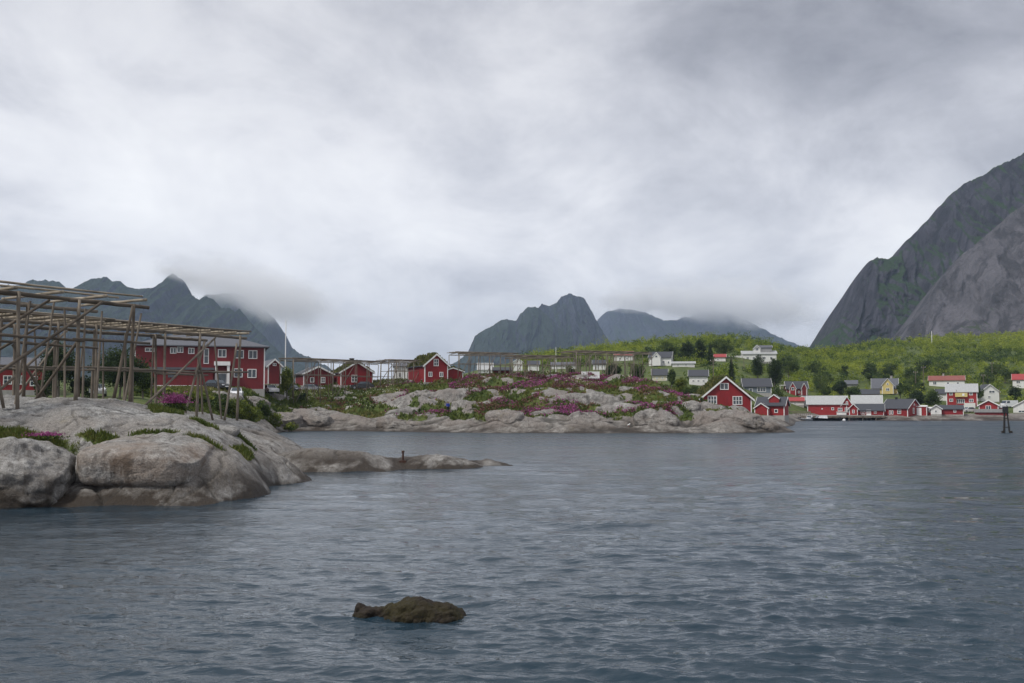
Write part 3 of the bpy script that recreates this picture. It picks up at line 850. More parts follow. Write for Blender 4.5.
def sea_rock():
    xs = np.array([-0.06, 0, 0.02, 0.10, 0.20, 0.28, 0.34, 0.40, 0.46, 0.53, 0.62, 0.70, 0.78, 0.85, 0.92, 1.0, 1.04])
    zs = np.array([-0.25, 0.14, 0.30, 0.32, 0.28, 0.27, 0.30, 0.38, 0.45, 0.45, 0.42, 0.36, 0.34, 0.34, 0.20, 0.0, -0.25])
    hw = np.array([0.10, 0.2, 0.24, 0.25, 0.26, 0.30, 0.36, 0.44, 0.48, 0.48, 0.46, 0.45, 0.42, 0.38, 0.28, 0.14, 0.05])
    n, k = 220, 140
    s = np.linspace(-0.06, 1.04, n); a = np.linspace(0, np.pi, k)
    S, A = np.meshgrid(s, a, indexing='ij')
    zt = np.interp(s, xs, zs)[:, None]; w = np.interp(s, xs, hw)[:, None]
    ca, sa = np.cos(A), np.sin(A)
    y = -np.sign(ca) * np.abs(ca) ** 0.8 * w * 1.15
    z = -0.3 + (zt + 0.3) * np.abs(sa) ** 0.55
    x = (S - 0.5) * 2.2
    nz = 0.12 * fbm(x * 2.2, y * 2.2, z * 2.2, 4) + 0.11 * (billow(x * 3.4, y * 3.4, z * 3.4) - 0.3) + 0.025 * fbm(x * 14, y * 14, z * 14, 3)
    z = z + nz * (0.6 + 0.4 * sa); y = y - ca * nz * 1.2
    me = npmesh('sea_rock', np.stack([x, y, z], -1).reshape(-1, 3), gridfaces(n, k), 'weed_rock', True, {'turf': np.zeros(n * k)})
    o = link('sea_rock', me); o.scale = (1.03, 1, 0.86); o.location = (-1.98, 19.9, -0.01); o.rotation_euler = (0, 0, R(-3))
    tag(o, 'low dark weed-covered rock standing alone in the open water', 'rock')


sea_rock()

# rusty iron mooring post on the low spit
P = at(403, 455, 65.5); zz = ground(P.x, 65.5)
t = thing('mooring_post', 'short rusty iron mooring post set in the low rocky spit', 'mooring post', (P.x, 65.5, zz))
mb = MB().tube((0, 0, -0.1), (0, 0, 0.55), 0.07, 0.065, 12); mb.build('shaft', 'rust', t)
mb = MB().tube((0, 0, 0.551), (0, 0, 0.66), 0.10, 0.09, 12); mb.build('cap', 'rust', t)
mb = MB().box(-0.22, 0.22, -0.22, 0.22, -0.12, 0.03); mb.build('base_plate', 'rust', t)

# big boulders among the rocks of the point across the water
PB = [(252, 418, 150, 4.0, 'squat grey boulder below the bushes of the red hall'), (226, 414, 143, 3.6, 'low dark boulder at the edge of the near dome, under the bushes'),
      (283, 409, 156, 4.6, 'dark rounded boulder at the head of the cove behind the spit'), (313, 424, 159, 5.0, 'low pinkish boulder by the cove water, below the rack'),
      (350, 413, 162, 3.2, 'grey boulder under the red cabins, beside the heath'), (428, 389, 168, 3.8, 'tilted pale slab next to the person in blue'),
      (470, 403, 160, 4.6, 'sloping grey slab between pink flowers on the point'), (548, 413, 155, 4.0, 'flat grey outcrop below the middle fish racks'),
      (590, 426, 150, 4.8, 'pale waterside outcrop with a pink heather fringe'), (634, 392, 166, 4.4, 'high grey knoll at the foot of the dense rack'),
      (668, 398, 158, 4.6, 'smooth domed grey boulder crowning the point'), (655, 421, 150, 5.2, 'long pale waterside slab under the domed boulder'),
      (712, 414, 151, 4.5, 'grey outcrop hiding the foot of the big red gable house'), (745, 420, 149.5, 4.2, 'pinkish waterside outcrop below the red gable house'),
      (768, 426, 149, 2.9, 'low pale rock near the tip of the point'), (688, 408, 154, 3.0, 'cracked grey boulder with bushes behind it'),
      (505, 424, 150.5, 4.4, 'reddish waterside slab in the middle of the point'), (395, 420, 155, 4.4, 'broad low slab sloping into the cove')]
for i, (px, py, Y, w, lb) in enumerate(PB):
    P = at(px, py, Y)
    rock(lb, (P.x, Y, ground(P.x, Y) - 0.10 * w), (w * 0.66, w * 0.5, w * 0.30), 'shore_granite', 40 + i, (R(random.uniform(-6, 6)), R(random.uniform(2, 14)), R(random.uniform(-25, 25))), 3.2, 0.22,
         [((random.uniform(-.5, .5), -0.6, 0.7), 0.80), ((random.uniform(-1, 1), 0.3, 0.8), 0.85), ((random.uniform(-1, 1), -0.8, 0.3), 0.85)], sub=5)

# ------------------------------------------------------------------ fish racks
def rack(name, label, O, e, s0, s1, width, ztop, posts, group, mats=('weathered_wood', 'dark_wood', 'pale_wood'), rp=0.09, npole=8, rail=(0.62,), braces=(), decks=2, cross=2.0, seed=1, prop=0, fine=True):
    rs = random.Random(seed)
    O = Vector((*O, 0)); e = Vector((*e, 0)).normalized(); n = Vector((-e.y, e.x, 0))
    root = thing(name, label, 'fish rack', (O.x, O.y, 0), 0, group)
    seg = 6 if fine else 1; nn = 9 if fine else 5; rg = 0.22 if fine else 0.0

    def L(s, w, z):
        p = e * s + n * w
        return Vector((p.x, p.y, z))

    def gz(s, w):
        p = O + e * s + n * w
        return ground(p.x, p.y)
    gm = gz((s0 + s1) / 2, width / 2)
    for k, w in enumerate((0, width)):
        for s in posts:
            g = gz(s, w)
            lean = rs.uniform(-0.16, 0.16)
            MB().tube(L(s, w, g - 0.35), L(s + lean, w + rs.uniform(-.1, .1), ztop + rs.uniform(-0.12, 0.05)), rp * rs.uniform(1.0, 1.25), rp * rs.uniform(0.8, 1.0), nn, 0.006, rg, seg).build('post', mats[0] if rs.random() < 0.6 else mats[1], root, True)
        if fine:
            # beams run post to post in lapped lengths
            cuts = [s0] + [s for i, s in enumerate(posts[1:-1]) if i % 2 == 1] + [s1]
            for a, b in zip(cuts[:-1], cuts[1:]):
                MB().tube(L(a - 0.4, w + rp * 1.9, ztop - 0.13 + rs.uniform(-.05, .05)), L(b + 0.4, w + rp * 1.9, ztop - 0.13 + rs.uniform(-.05, .05)), rp * 1.35, rp * 1.1, nn, 0.004, rg, 10).build('beam', mats[1] if k == 0 else mats[0], root, True)
                for rl in rail:
                    zr = gm + (ztop - gm) * rl + rs.uniform(-.06, .06)
                    MB().tube(L(a - 0.3, w - rp * 1.5, zr), L(b + 0.3, w - rp * 1.5, zr + rs.uniform(-.1, .1)), rp * 0.9, rp * 0.75, nn, 0.004, rg, 8).build('rail', mats[1], root, True)
        else:
            MB().tube(L(s0, w, ztop - 0.1), L(s1, w, ztop - 0.1), rp * 1.3, rp, nn).build('beam', mats[1], root)
            for rl in rail:
                zr = gm + (ztop - gm) * rl
                MB().tube(L(s0, w - rp, zr), L(s1, w - rp, zr), rp * 0.7, rp * 0.7, nn).build('rail', mats[0], root)
    s = s0 + 0.3
    while s < s1:
        MB().tube(L(s, -0.55, ztop + 0.13 + rs.uniform(-.03, .03)), L(s + rs.uniform(-.2, .2), width + 0.5, ztop + 0.13 + rs.uniform(-.03, .03)), rp * 0.95, rp * 0.8, nn, 0.004, rg, seg).build('cross_pole', mats[2] if fine else mats[0], root, True)
        s += cross
    for i in range(npole):
        w = -0.35 + (width + 0.7) * i / max(1, npole - 1) + rs.uniform(-.12, .12)
        a = s0 - rs.uniform(0.0, 0.9); b = s1 + rs.uniform(-0.9, 0.7)
        m = rs.uniform(0.3, 0.7) * (a + b)
        for (p, q) in (((a, m + .4), (m - .2, b)) if fine else ((a, b),)):
            z = ztop + 0.13 + rp * 1.6 + rs.uniform(0, 0.06)
            MB().tube(L(p, w, z), L(q, w + rs.uniform(-.1, .1), z + rs.uniform(-.02, .05)), rp * 0.75, rp * 0.55, nn, 0.004, rg, seg).build('pole', mats[rs.choice((0, 2, 2))], root, True)
    for (sa, wa, fa, sb_, wb, fb) in braces:
        za = gz(sa, wa); zb = gz(sb_, wb)
        MB().tube(L(sa, wa, za + (ztop - za) * fa), L(sb_, wb, zb + (ztop - zb) * fb), rp * 0.95, rp * 0.8, nn, 0.005, rg, seg).build('brace', mats[rs.choice((0, 1))], root, True)
    for i in range(prop):
        s = rs.uniform(s0 + 0.2, s1 - 0.2); w = rs.uniform(0, width); g = gz(s, w)
        MB().tube(L(s, w, g - .1), L(s + rs.uniform(-.9, .9), w + rs.uniform(-.4, .4), ztop - rs.uniform(0, 0.5)), rp * 0.75, rp * 0.6, nn).build('prop', mats[rs.choice((0, 0, 1))], root)
    return root


rack('fish_rack', 'tall fish drying rack of dark posts and braces on the near granite dome', (-24.2, 47.0), (4.3, 6.6), -9.5, 7.9, 4.6, 9.62, [-9, -5.4, -2.2, 0.95, 3.97, 7.15], None,
     rp=0.088, npole=4, rail=(0.62,), cross=2.4, seed=5, prop=9, mats=('weathered_wood', 'dark_wood', 'pale_wood'),
     braces=[(-4.3, -0.22, 0.25, 5.2, -0.22, 0.97), (-1.0, 4.8, 0.1, 5.2, 4.8, 0.8), (6.0, -0.25, 0.02, 7.0, -0.25, 0.96), (-3.3, -0.2, 0.0, -0.6, -0.2, 0.95), (0.5, 4.7, 0.0, 2.4, 4.75, 0.95), (3.2, 2.2, 0.0, 4.2, 0.1, 0.6), (5.4, 4.8, 0.0, 3.4, 4.8, 0.55),
             (0.4, 0.25, 0.02, -0.8, 0.25, 0.93), (-2.5, 0.3, 0.45, 2.6, 0.3, 0.95)])
rack('fish_rack', 'long pale fish drying rack with thick pole deck, in front of the red hall', (-25.6, 57.9), (6.9, 11.2), -9, 13.2, 4.0, 8.95, [-8, -4.5, -1, 1.6, 4.2, 6.6, 9.2, 12.7], None,
     rp=0.085, npole=13, rail=(0.66,), cross=1.15, seed=9, prop=9, mats=('weathered_wood', 'weathered_wood', 'pale_wood'),
     braces=[(2.4, -0.2, 0.0, 10.5, -0.2, 0.95), (7.9, -0.2, 0.0, 9.6, -0.2, 0.9), (10.4, -0.2, 0.0, 9.0, -0.2, 0.75), (11.4, -0.22, 0.0, 12.4, -0.2, 0.9), (-2, 4.2, 0.0, 2.0, 4.2, 0.9), (-5, -0.2, 0.0, -0.5, -0.2, 0.9)])


def far_rack(label, pa, Ya, pb, Yb, ytop, dx, width, npost, seed, prop=0, npole=6):
    A = at(pa, 380, Ya); B = at(pb, 380, Yb)
    e = Vector((B.x - A.x, B.y - A.y)); L = e.length
    zt = at((pa + pb) / 2, ytop, (Ya + Yb) / 2).z
    rack('fish_rack', label, (A.x, A.y), (e.x, e.y), 0, L, width, zt, [L * i / (npost - 1) for i in range(npost)], 'fish racks on the rocky point', rp=0.075, npole=npole, rail=(0.6,), cross=2.6, seed=seed, fine=False, prop=prop,
             braces=[(L * k / 5, -.1, 0.0, L * (k + 1) / 5, -.1, 0.95) for k in range(0, 5, 2)], mats=('weathered_wood', 'weathered_wood', 'weathered_wood'))


far_rack('open fish rack in front of the small red cabins', 294, 169, 392, 186, 361.5, 0, 4.0, 9, 21, 6)
far_rack('fish rack of crowded posts between the chimney cabin and the turf-roofed red house', 388, 181, 446, 186, 361.5, 0, 4.5, 8, 22, 22)
far_rack('slender fish rack just past the turf-roofed red house', 458, 181, 520, 186, 354, 0, 4.5, 7, 23, 4)
far_rack('low fish rack of thick posts in the middle of the point', 512, 178, 575, 181, 357, 0, 5, 6, 24, 8)
far_rack('fish rack stacked with leaning poles on the knoll', 577, 181, 652, 188, 353, 0, 6, 9, 25, 28, 8)

# ------------------------------------------------------------------ houses
RECTS = []        # picture rectangle and distance of each building, to keep planting off its walls


def pf(Y):
    return Y / F


def window(root, cx, cz, w, h, face, W, D, cols=2, rows=1, fr=0.11, mat='white_trim', pane=True, name='window'):
    """face f/b: across x at y=-D/2 / D/2; l/r: across y at x=-W/2 / W/2"""
    mb = MB(); g = MB()

    def put(m, a0, a1, z0, z1, d0, d1):
        if face == 'f': m.box(a0, a1, -D / 2 - d1, -D / 2 - d0, z0, z1)
        elif face == 'b': m.box(a0, a1, D / 2 + d0, D / 2 + d1, z0, z1)
        elif face == 'r': m.box(W / 2 + d0, W / 2 + d1, a0, a1, z0, z1)
        else: m.box(-W / 2 - d1, -W / 2 - d0, a0, a1, z0, z1)
    x0, x1, z0, z1 = cx - w / 2, cx + w / 2, cz - h / 2, cz + h / 2
    put(mb, x0, x1, z1 - fr, z1, 0.0, 0.07); put(mb, x0, x1, z0, z0 + fr, 0.0, 0.08)
    put(mb, x0, x0 + fr, z0 + fr, z1 - fr, 0.0, 0.068); put(mb, x1 - fr, x1, z0 + fr, z1 - fr, 0.0, 0.068)
    for i in range(1, cols):
        c = x0 + fr + (w - 2 * fr) * i / cols
        put(mb, c - 0.045, c + 0.045, z0 + fr, z1 - fr, 0.0, 0.06)
    for j in range(1, rows):
        c = z0 + fr + (h - 2 * fr) * j / rows
        put(mb, x0 + fr, x1 - fr, c - 0.03, c + 0.03, 0.0, 0.055)
    o = mb.build(name, mat, root)
    put(g, x0 + fr * 0.9, x1 - fr * 0.9, z0 + fr * 0.9, z1 - fr * 0.9, 0.0, 0.022)
    g.build('pane', 'glass', o)
    return o


def door(root, cx, w, h, face, W, D, mat='white_trim', z0=0.1):
    mb = MB(); f = MB()
    x0, x1 = cx - w / 2, cx + w / 2

    def put(m, a0, a1, za, zb, d):
        if face == 'f': m.box(a0, a1, -D / 2 - d, -D / 2, za, zb)
        elif face == 'r': m.box(W / 2, W / 2 + d, a0, a1, za, zb)
        elif face == 'l': m.box(-W / 2 - d, -W / 2, a0, a1, za, zb)
        else: m.box(a0, a1, D / 2, D / 2 + d, za, zb)
    put(mb, x0, x1, z0, z0 + h, 0.05)
    o = mb.build('door', mat, root)
    put(f, x0 - 0.12, x0, z0, z0 + h + 0.12, 0.07); put(f, x1, x1 + 0.12, z0, z0 + h + 0.12, 0.07); put(f, x0, x1, z0 + h, z0 + h + 0.12, 0.07)
    f.build('frame', 'white_trim', o)
    return o


def body(root, W, D, h, rh, ridge, wall, roof, trim='white_trim', oh=0.35, ov=0.3, th=0.16, sod=False, corner=True, base=True, x0=0, y0=0, z0=0, hip=0.0, board=0.2):
    """walls with gables, pitched roof, barge boards, corner boards, foundation; centre (x0, y0), floor z0"""
    mb = MB()
    hw = (D if ridge == 'x' else W) / 2          # half span
    hl = (W if ridge == 'x' else D) / 2          # half length
    ax = 'x' if ridge == 'x' else 'y'
    so = y0 if ridge == 'x' else x0; lo = x0 if ridge == 'x' else y0
    if hip > 0:
        mb.box(x0 - W / 2, x0 + W / 2, y0 - D / 2, y0 + D / 2, z0, z0 + h)
    else:
        mb.prism([(so - hw, z0), (so + hw, z0), (so + hw, z0 + h), (so, z0 + h + rh), (so - hw, z0 + h)], ax, lo - hl, lo + hl)
    w = mb.build('wall', wall, root)
    sl = rh / hw if hw else 0
    mb = MB()
    if hip > 0:
        a, b = hl + oh, hw + oh
        zz0 = z0 + h - 0.02
        V = [(-a, -b, zz0), (a, -b, zz0), (a, b, zz0), (-a, b, zz0), (-a, -b, zz0 + th), (a, -b, zz0 + th), (a, b, zz0 + th), (-a, b, zz0 + th), (-(a - hip), 0, zz0 + rh + th), (a - hip, 0, zz0 + rh + th)]
        V = [((x0 + p[0]), (y0 + p[1]), p[2]) if ridge == 'x' else (x0 - p[1], y0 + p[0], p[2]) for p in V]
        mb.add(V, [(0, 3, 2, 1), (0, 1, 5, 4), (1, 2, 6, 5), (2, 3, 7, 6), (3, 0, 4, 7), (4, 5, 9, 8), (6, 7, 8, 9), (5, 6, 9), (7, 4, 8)])
    else:
        for sg in (-1, 1):
            e = hw + oh
            mb.prism([(so, z0 + h + rh + 0.012), (so + sg * e, z0 + h - sl * oh + 0.012), (so + sg * e, z0 + h - sl * oh + th), (so, z0 + h + rh + th)], ax, lo - hl - ov, lo + hl + ov)
    rf = mb.build('roof', roof, root)
    if sod:
        n = int((2 * (hl + ov)) * 2 * (hw + oh) * 26)
        sgn = rng.choice([-1, 1], n); q = rng.random(n) * (hw + oh); l = rng.uniform(-hl - ov, hl + ov, n)
        z = z0 + h + rh + th - sl * q - 0.03
        P = np.stack([l + lo, so + sgn * q, z], -1) if ridge == 'x' else np.stack([so + sgn * q, l + lo, z], -1)
        V, Fq, tn = leafcloud(P, rng.uniform(0.2, 0.5, n), aspect=0.8, tint=rng.random(n), upv=True)
        link('turf', npmesh('turf', V, Fq, 'sod', False, {'tint': tn}), rf)
    if hip == 0 and trim:
        for en in (-1, 1):
            p = lo + en * (hl + ov)
            mb = MB()
            for sg in (-1, 1):
                e = hw + oh
                mb.prism([(so, z0 + h + rh + th + 0.02 - board), (so + sg * (e + .02), z0 + h - sl * (oh + .02) + th + 0.02 - board), (so + sg * (e + .02), z0 + h - sl * (oh + .02) + th + 0.03), (so, z0 + h + rh + th + 0.03)], ax, min(p + en * 0.003, p + en * 0.05), max(p + en * 0.003, p + en * 0.05))
            mb.build('barge_board', trim, root)
    if corner and trim:
        for sx_ in (-1, 1):
            for sy_ in (-1, 1):
                cx, cy_ = x0 + sx_ * (W / 2 - 0.06), y0 + sy_ * (D / 2 - 0.06)
                MB().box(cx - 0.085, cx + 0.085, cy_ - 0.085, cy_ + 0.085, z0 + 0.02, z0 + h - 0.12).build('corner_board', trim, root)
    if base:
        MB().box(x0 - W / 2 - 0.04, x0 + W / 2 + 0.04, y0 - D / 2 - 0.04, y0 + D / 2 + 0.04, z0 - 2.0, z0 + 0.12).build('foundation', 'concrete', root)
    return w, rf


def chimney(rf, x, y, z, w=0.55, h=1.1, mat='concrete'):
    MB().box(x - w / 2, x + w / 2, y - w / 2, y + w / 2, z - 0.8, z + h).box(x - w / 2 - .06, x + w / 2 + .06, y - w / 2 - .06, y + w / 2 + .06, z + h + 0.002, z + h + .1).build('chimney', mat, rf)


class House:
    pass


def house(label, px0, px1, yb, ye, yr, d, ridge, wall, roof, Y=None, rot=0.0, wins=(), sides=(), name='house', cat='house', group=None, off=0.0, trim='white_trim', **kw):
    pm = (px0 + px1) / 2
    Y = Y or hit(pm, yb)
    k = pf(Y)
    H = House(); H.W = W = (px1 - px0) * k; H.D = d; H.h = (yb - ye) * k; H.rh = (ye - yr) * k; H.k = k; H.Y = Y; H.pm = pm; H.yb = yb
    fr = at(pm, yb, Y)
    th = math.atan2(-fr.x, fr.y) + R(rot)
    c = Vector((fr.x - math.sin(th) * d / 2, fr.y + math.cos(th) * d / 2, fr.z))
    H.root = thing(name, label, cat, c, th, group)
    H.wall, H.roof = body(H.root, W, d, H.h, H.rh, ridge, wall, roof, trim, **kw)
    for w in wins:
        x, y, ww, hh = w[:4]
        window(H.root, (x - pm) * k, (yb - y) * k, ww * k, hh * k, 'f', W, d, *(w[4:] if len(w) > 4 else (2, 1)))
    for (f, a, z, ww, hh) in sides:
        window(H.root, a, z, ww, hh, f, W, d, 2, 1)
    RECTS.append((px0 - 2, px1 + 2, yr - 2, yb, Y))
    return H


# --- the red gable house on the point
H = house('big dark red gable house with white windows and grassy roof on the rocky point', 701, 751.5, 413, 398.5, 377.5, 10.5, 'y', 'red_boards', 'slate', Y=163, rot=11, sod=True, oh=0.45, ov=0.35, board=0.32,
          wins=[(712.5, 400, 9.2, 8.4, 3, 2), (737.5, 400.5, 9.6, 8.6, 3, 2), (724.6, 386.5, 8.6, 6.6, 2, 1)], sides=[('r', -2.5, 1.6, 1.1, 1.2), ('r', 2.2, 1.6, 1.1, 1.2)])
# --- red shed with dark roof and dormer beside it
H = house('red boathouse with dark slate roof and small dormer, just behind the big gable house', 757, 784, 416, 405.5, 397.5, 6.5, 'x', 'bright_red_boards', 'slate', Y=196, rot=-8, wins=[(776, 411, 3.6, 3.6, 1, 1)], sides=[('l', 0, 1.2, 1.0, 1.2)])
body(H.root, 1.9, 1.8, 1.0, 0.7, 'y', 'bright_red_boards', 'slate', oh=0.15, ov=0.15, corner=False, base=False, x0=0.6, y0=-1.5, z0=H.h + 0.35)
body(H.root, 2.6, 2.2, 1.5, 0.9, 'y', 'bright_red_boards', 'slate', oh=0.2, ov=0.2, x0=-H.W / 2 + 1.2, y0=-H.D / 2 - 1.05, z0=0.02, base=False)
# --- village on the slope
house('low house with dark slate roof and wide pale window behind the red gable house', 744, 771, 393.5, 386.5, 378.5, 8, 'x', 'blue_grey', 'slate', rot=5, wins=[(761.5, 389.5, 8.5, 4.6, 3, 1), (751, 390, 3.5, 3.6, 1, 1)])
house('white two-storey house with dark roof above the bushes, beside the red gable house', 689.5, 707.5, 385.5, 376, 370, 7, 'x', 'white_boards', 'slate', rot=0, wins=[(693.5, 381, 2.4, 2.8), (698.5, 381, 2.4, 2.8), (703.5, 381, 2.4, 2.8)])
MB_ = None
house('small cream cottage with dark roof half hidden by the knoll', 652.5, 667, 381, 375, 369, 6, 'x', 'cream_boards', 'slate', wins=[(657, 378, 2.0, 2.4), (662.5, 378, 2.0, 2.4)])
H = house('large white house with dark roof and front gable high on the slope behind the racks', 649, 671, 366, 357.5, 351.5, 8, 'x', 'white_boards', 'slate', rot=-6, wins=[(652, 362, 1.6, 2.4, 1, 1), (663.5, 362, 2.6, 2.8), (668.5, 362.5, 1.8, 2.6, 1, 1)], sides=[('r', 0, 2.0, 1.2, 1.2)])
body(H.root, H.W * 0.36, 3.0, H.h, H.rh * 0.75, 'y', 'white_boards', 'slate', x0=-H.W * 0.12, y0=-H.D / 2 - 1.4, z0=0.01, oh=0.25, ov=0.2, base=False)
window(H.root, -H.W * 0.12, H.h + 0.25, 0.9, 0.8, 'f', H.W, H.D + 5.82, 1, 1)
house('flat white terrace building downhill of the large white house', 672.5, 694.5, 367, 363.5, 361.5, 6, 'x', 'white_boards', 'sheet_grey', wins=[(678, 365, 2.4, 1.6), (686, 365, 2.4, 1.6)], corner=False)
house('little white house with red roof in the dark spruces', 714.5, 725.5, 361.5, 357, 354, 6, 'x', 'white_boards', 'red_roof', wins=[(718, 359.5, 1.6, 1.7, 1, 1)], corner=False)
H = house('sprawling white villa with grey upper storey crowning the hill', 743, 776, 362, 354, 350.5, 9, 'x', 'white_boards', 'sheet_grey', rot=4, wins=[(748, 358, 2.6, 2.6), (754, 358, 2.6, 2.6), (764, 358, 3.2, 2.6), (771, 358, 2.6, 2.6)], corner=False)
k = H.k
body(H.root, 13 * k, 6, 5.5 * k, 2.5 * k, 'x', 'grey_boards', 'slate_grey', x0=6 * k, y0=0.5, z0=H.h + 0.4, base=False, corner=False, oh=0.3)
body(H.root, 7 * k, 2.5, 7 * k, 3.5 * k, 'y', 'white_boards', 'slate_grey', x0=-2 * k, y0=-1.4, z0=H.h - 0.5, base=False, corner=False, oh=0.2)
window(H.root, -2 * k, H.h + 2.0, 1.2, 1.3, 'f', 5, 5.32, 2, 1)
MB().box(-30 * k, -17 * k, -4.2, 2.0, 3.2 * k, 6.5 * k).box(-29.6 * k, -29 * k, -4.0, -3.6, -2, 3.2 * k - .002).box(-23 * k, -22.4 * k, -4.0, -3.6, -2, 3.2 * k - .002).build('balcony', 'white_boards', H.root)
house('house with orange-red roof behind the pole-stacked rack', 614.5, 633, 361, 355.5, 351, 8, 'x', 'white_boards', 'rusty_roof', wins=[(620, 358.5, 2, 2), (627, 358.5, 2, 2)], corner=False)
house('white cottage seen between the posts of the pole-stacked rack', 593, 605.5, 370, 364, 360, 6, 'x', 'white_boards', 'slate', wins=[(597, 367, 1.8, 2), (602, 367, 1.8, 2)], corner=False)
house('small white shed with pale sheet roof below the pole-stacked rack', 583.5, 597.5, 381, 378, 372, 5, 'x', 'white_boards', 'sheet_grey', corner=False)
house('grey-roofed white cottage behind the slender rack', 478, 492.5, 374, 369.5, 363, 6, 'x', 'white_boards', 'sheet_grey', wins=[(484, 371.5, 1.8, 2)], corner=False)
house('low red cabin among the posts of the slender rack', 493.5, 510.5, 375, 370.5, 367.5, 5, 'x', 'dark_red_boards', 'slate', corner=False, wins=[(499, 372.5, 1.6, 1.8, 1, 1)])
house('narrow white gable house behind the thick-posted rack', 513.5, 522.5, 371, 362, 358.5, 7, 'y', 'white_boards', 'slate', corner=False, wins=[(518, 366, 1.8, 2)])
house('white house with slate roof between two rack posts', 528, 539, 371, 364.5, 360.5, 7, 'x', 'white_boards', 'slate', corner=False, wins=[(531, 368, 1.6, 1.8), (536, 368, 1.6, 1.8)])
house('long low white building glimpsed beyond the thick-posted rack', 551, 576, 369, 365, 362, 7, 'x', 'white_boards', 'slate_grey', corner=False, wins=[(557, 367, 1.8, 1.6), (564, 367, 1.8, 1.6), (571, 367, 1.8, 1.6)])
# --- right part of the village
H = house('red house with dark roof, two gables and a white porch on the green slope', 787, 807.5, 395.5, 388.5, 381.5, 6.5, 'x', 'bright_red_boards', 'slate', rot=6, wins=[(794, 392, 2.0, 2.6, 1, 1), (799, 392, 2.0, 2.6, 1, 1)], sides=[('r', 0, 1.4, 1.0, 1.2)])
k = H.k
body(H.root, 6 * k, 2.2, H.h, H.rh * .8, 'y', 'bright_red_boards', 'slate', x0=-5 * k, y0=-H.D / 2 - 1.05, z0=0.01, oh=.2, ov=.2, base=False)
body(H.root, 5 * k, 2.0, H.h, H.rh * .7, 'y', 'dark_red_boards', 'slate', x0=6 * k, y0=-H.D / 2 - .95, z0=0.01, oh=.2, ov=.2, base=False)
window(H.root, -5 * k, H.h * 0.95, .9, .9, 'f', H.W, H.D + 4.32, 1, 1)
MB().box(-17 * k, -10.6 * k, -3.4, 0.5, -0.8, 0.9).box(-16.5 * k, -11 * k, -2.9, 0.0, 3.0, 3.2).box(-16.4 * k, -16 * k, -2.8, -2.5, .902, 2.998).build('porch', 'white_boards', H.root)
house('low white cabin with bright red roof above the quay', 789.5, 803.5, 405.5, 401, 397.8, 5.5, 'x', 'white_boards', 'red_roof', wins=[(795, 403, 2.4, 1.8)], corner=False)
H = house('white-gabled boathouse standing at the head of the wooden quay', 793, 812, 414.5, 406, 396.5, 7, 'y', 'white_boards', 'sheet_grey', Y=276, rot=-14, corner=False)
H = house('long red warehouse with pale sheet roof on the wooden quay', 808.5, 846, 415.5, 404.3, 396.2, 9, 'x', 'bright_red_boards', 'sheet_grey', Y=263, board=0.3, wins=[(832.5, 408.8, 2.6, 2.6, 1, 1), (839.5, 409.5, 4.2, 3.2, 2, 1), (822.5, 408.8, 1.2, 1.2, 1, 1)])
MB().box(-1.2, 1.2, -0.8, -0.1, 0, 0.7).box(-1.3, 1.3, -0.95, -0.02, 0.702, 0.8).build('hatch', 'white_trim', H.root).location = (H.W * 0.36, -H.D / 2 - 0.05, 0.2)
H = house('narrow tall red gable house with two stacked windows in the warehouse row', 842.5, 852, 415.5, 404.5, 397, 7, 'y', 'bright_red_boards', 'sheet_grey', Y=261.5, wins=[(847.2, 403, 2.0, 3.4, 1, 2), (847.2, 410, 4.2, 4.6, 2, 2)])
H = house('little red gable porch-house with arched white-framed window on the quay', 849.5, 857.5, 415.5, 408.5, 404.4, 4, 'y', 'bright_red_boards', 'slate', Y=257.5, wins=[(853.5, 411.5, 2.2, 3.4, 1, 2)])
H = house('red warehouse with pale upper roof behind a dark lean-to', 853, 881, 415, 403.5, 395.6, 8, 'x', 'dark_red_boards', 'sheet_grey', Y=269)
H = house('low red quay building with dark roof and glass front', 857, 883, 415.5, 410.3, 404.5, 6, 'x', 'red_boards', 'slate', Y=259.5, wins=[(863.5, 412.8, 4.5, 3.0, 3, 1), (875, 412.5, 2.5, 2.6, 2, 1)])
door(H.root, (868.8 - H.pm) * H.k, 0.95, 1.35, 'f', H.W, H.D, 'white_trim', 0.05)
H = house('red waterfront house with dark slate roof and white-trimmed gable at the quay end', 881.5, 908, 417, 408.3, 399.5, 8, 'x', 'red_boards', 'slate', Y=258, rot=-24, wins=[(890, 412.5, 1.9, 4.0, 1, 1), (892.5, 412.5, 1.9, 4.0, 1, 1), (899.5, 411.8, 3.8, 4.2, 2, 2), (884.8, 411, 1.9, 2.4, 1, 1)], sides=[('r', -0.5, 1.6, 1.0, 1.5), ('r', 0.0, 3.2, 0.6, 0.5)])
chimney(H.roof, -1.2, 0, H.h + H.rh, 0.5, 0.5, 'black_paint')
H = house('flat red annex with white door beside the waterfront house', 914.5, 926.5, 416, 406.8, 406.0, 5, 'x', 'bright_red_boards', 'white_trim', Y=259, oh=.15, ov=.15, base=True)
door(H.root, -0.3, 0.9, 1.9, 'f', H.W, H.D)
H = house('open red shelter with white lean-to roof beside the annex', 927, 934.5, 415.5, 408.3, 407.6, 3.5, 'x', 'white_boards', 'white_trim', Y=260, oh=.2, ov=.2)
MB().box(-H.W / 2, H.W / 2, -H.D / 2 - 1.0, -H.D / 2 - .9, 0, 0.8).box(-H.W / 2 + .1, -H.W / 2 + .22, -H.D / 2 - .89, -H.D / 2 - .77, 0, 1.9).box(H.W / 2 - .22, H.W / 2 - .1, -H.D / 2 - .89, -H.D / 2 - .77, 0, 1.9).build('railing', 'red_boards', H.root)
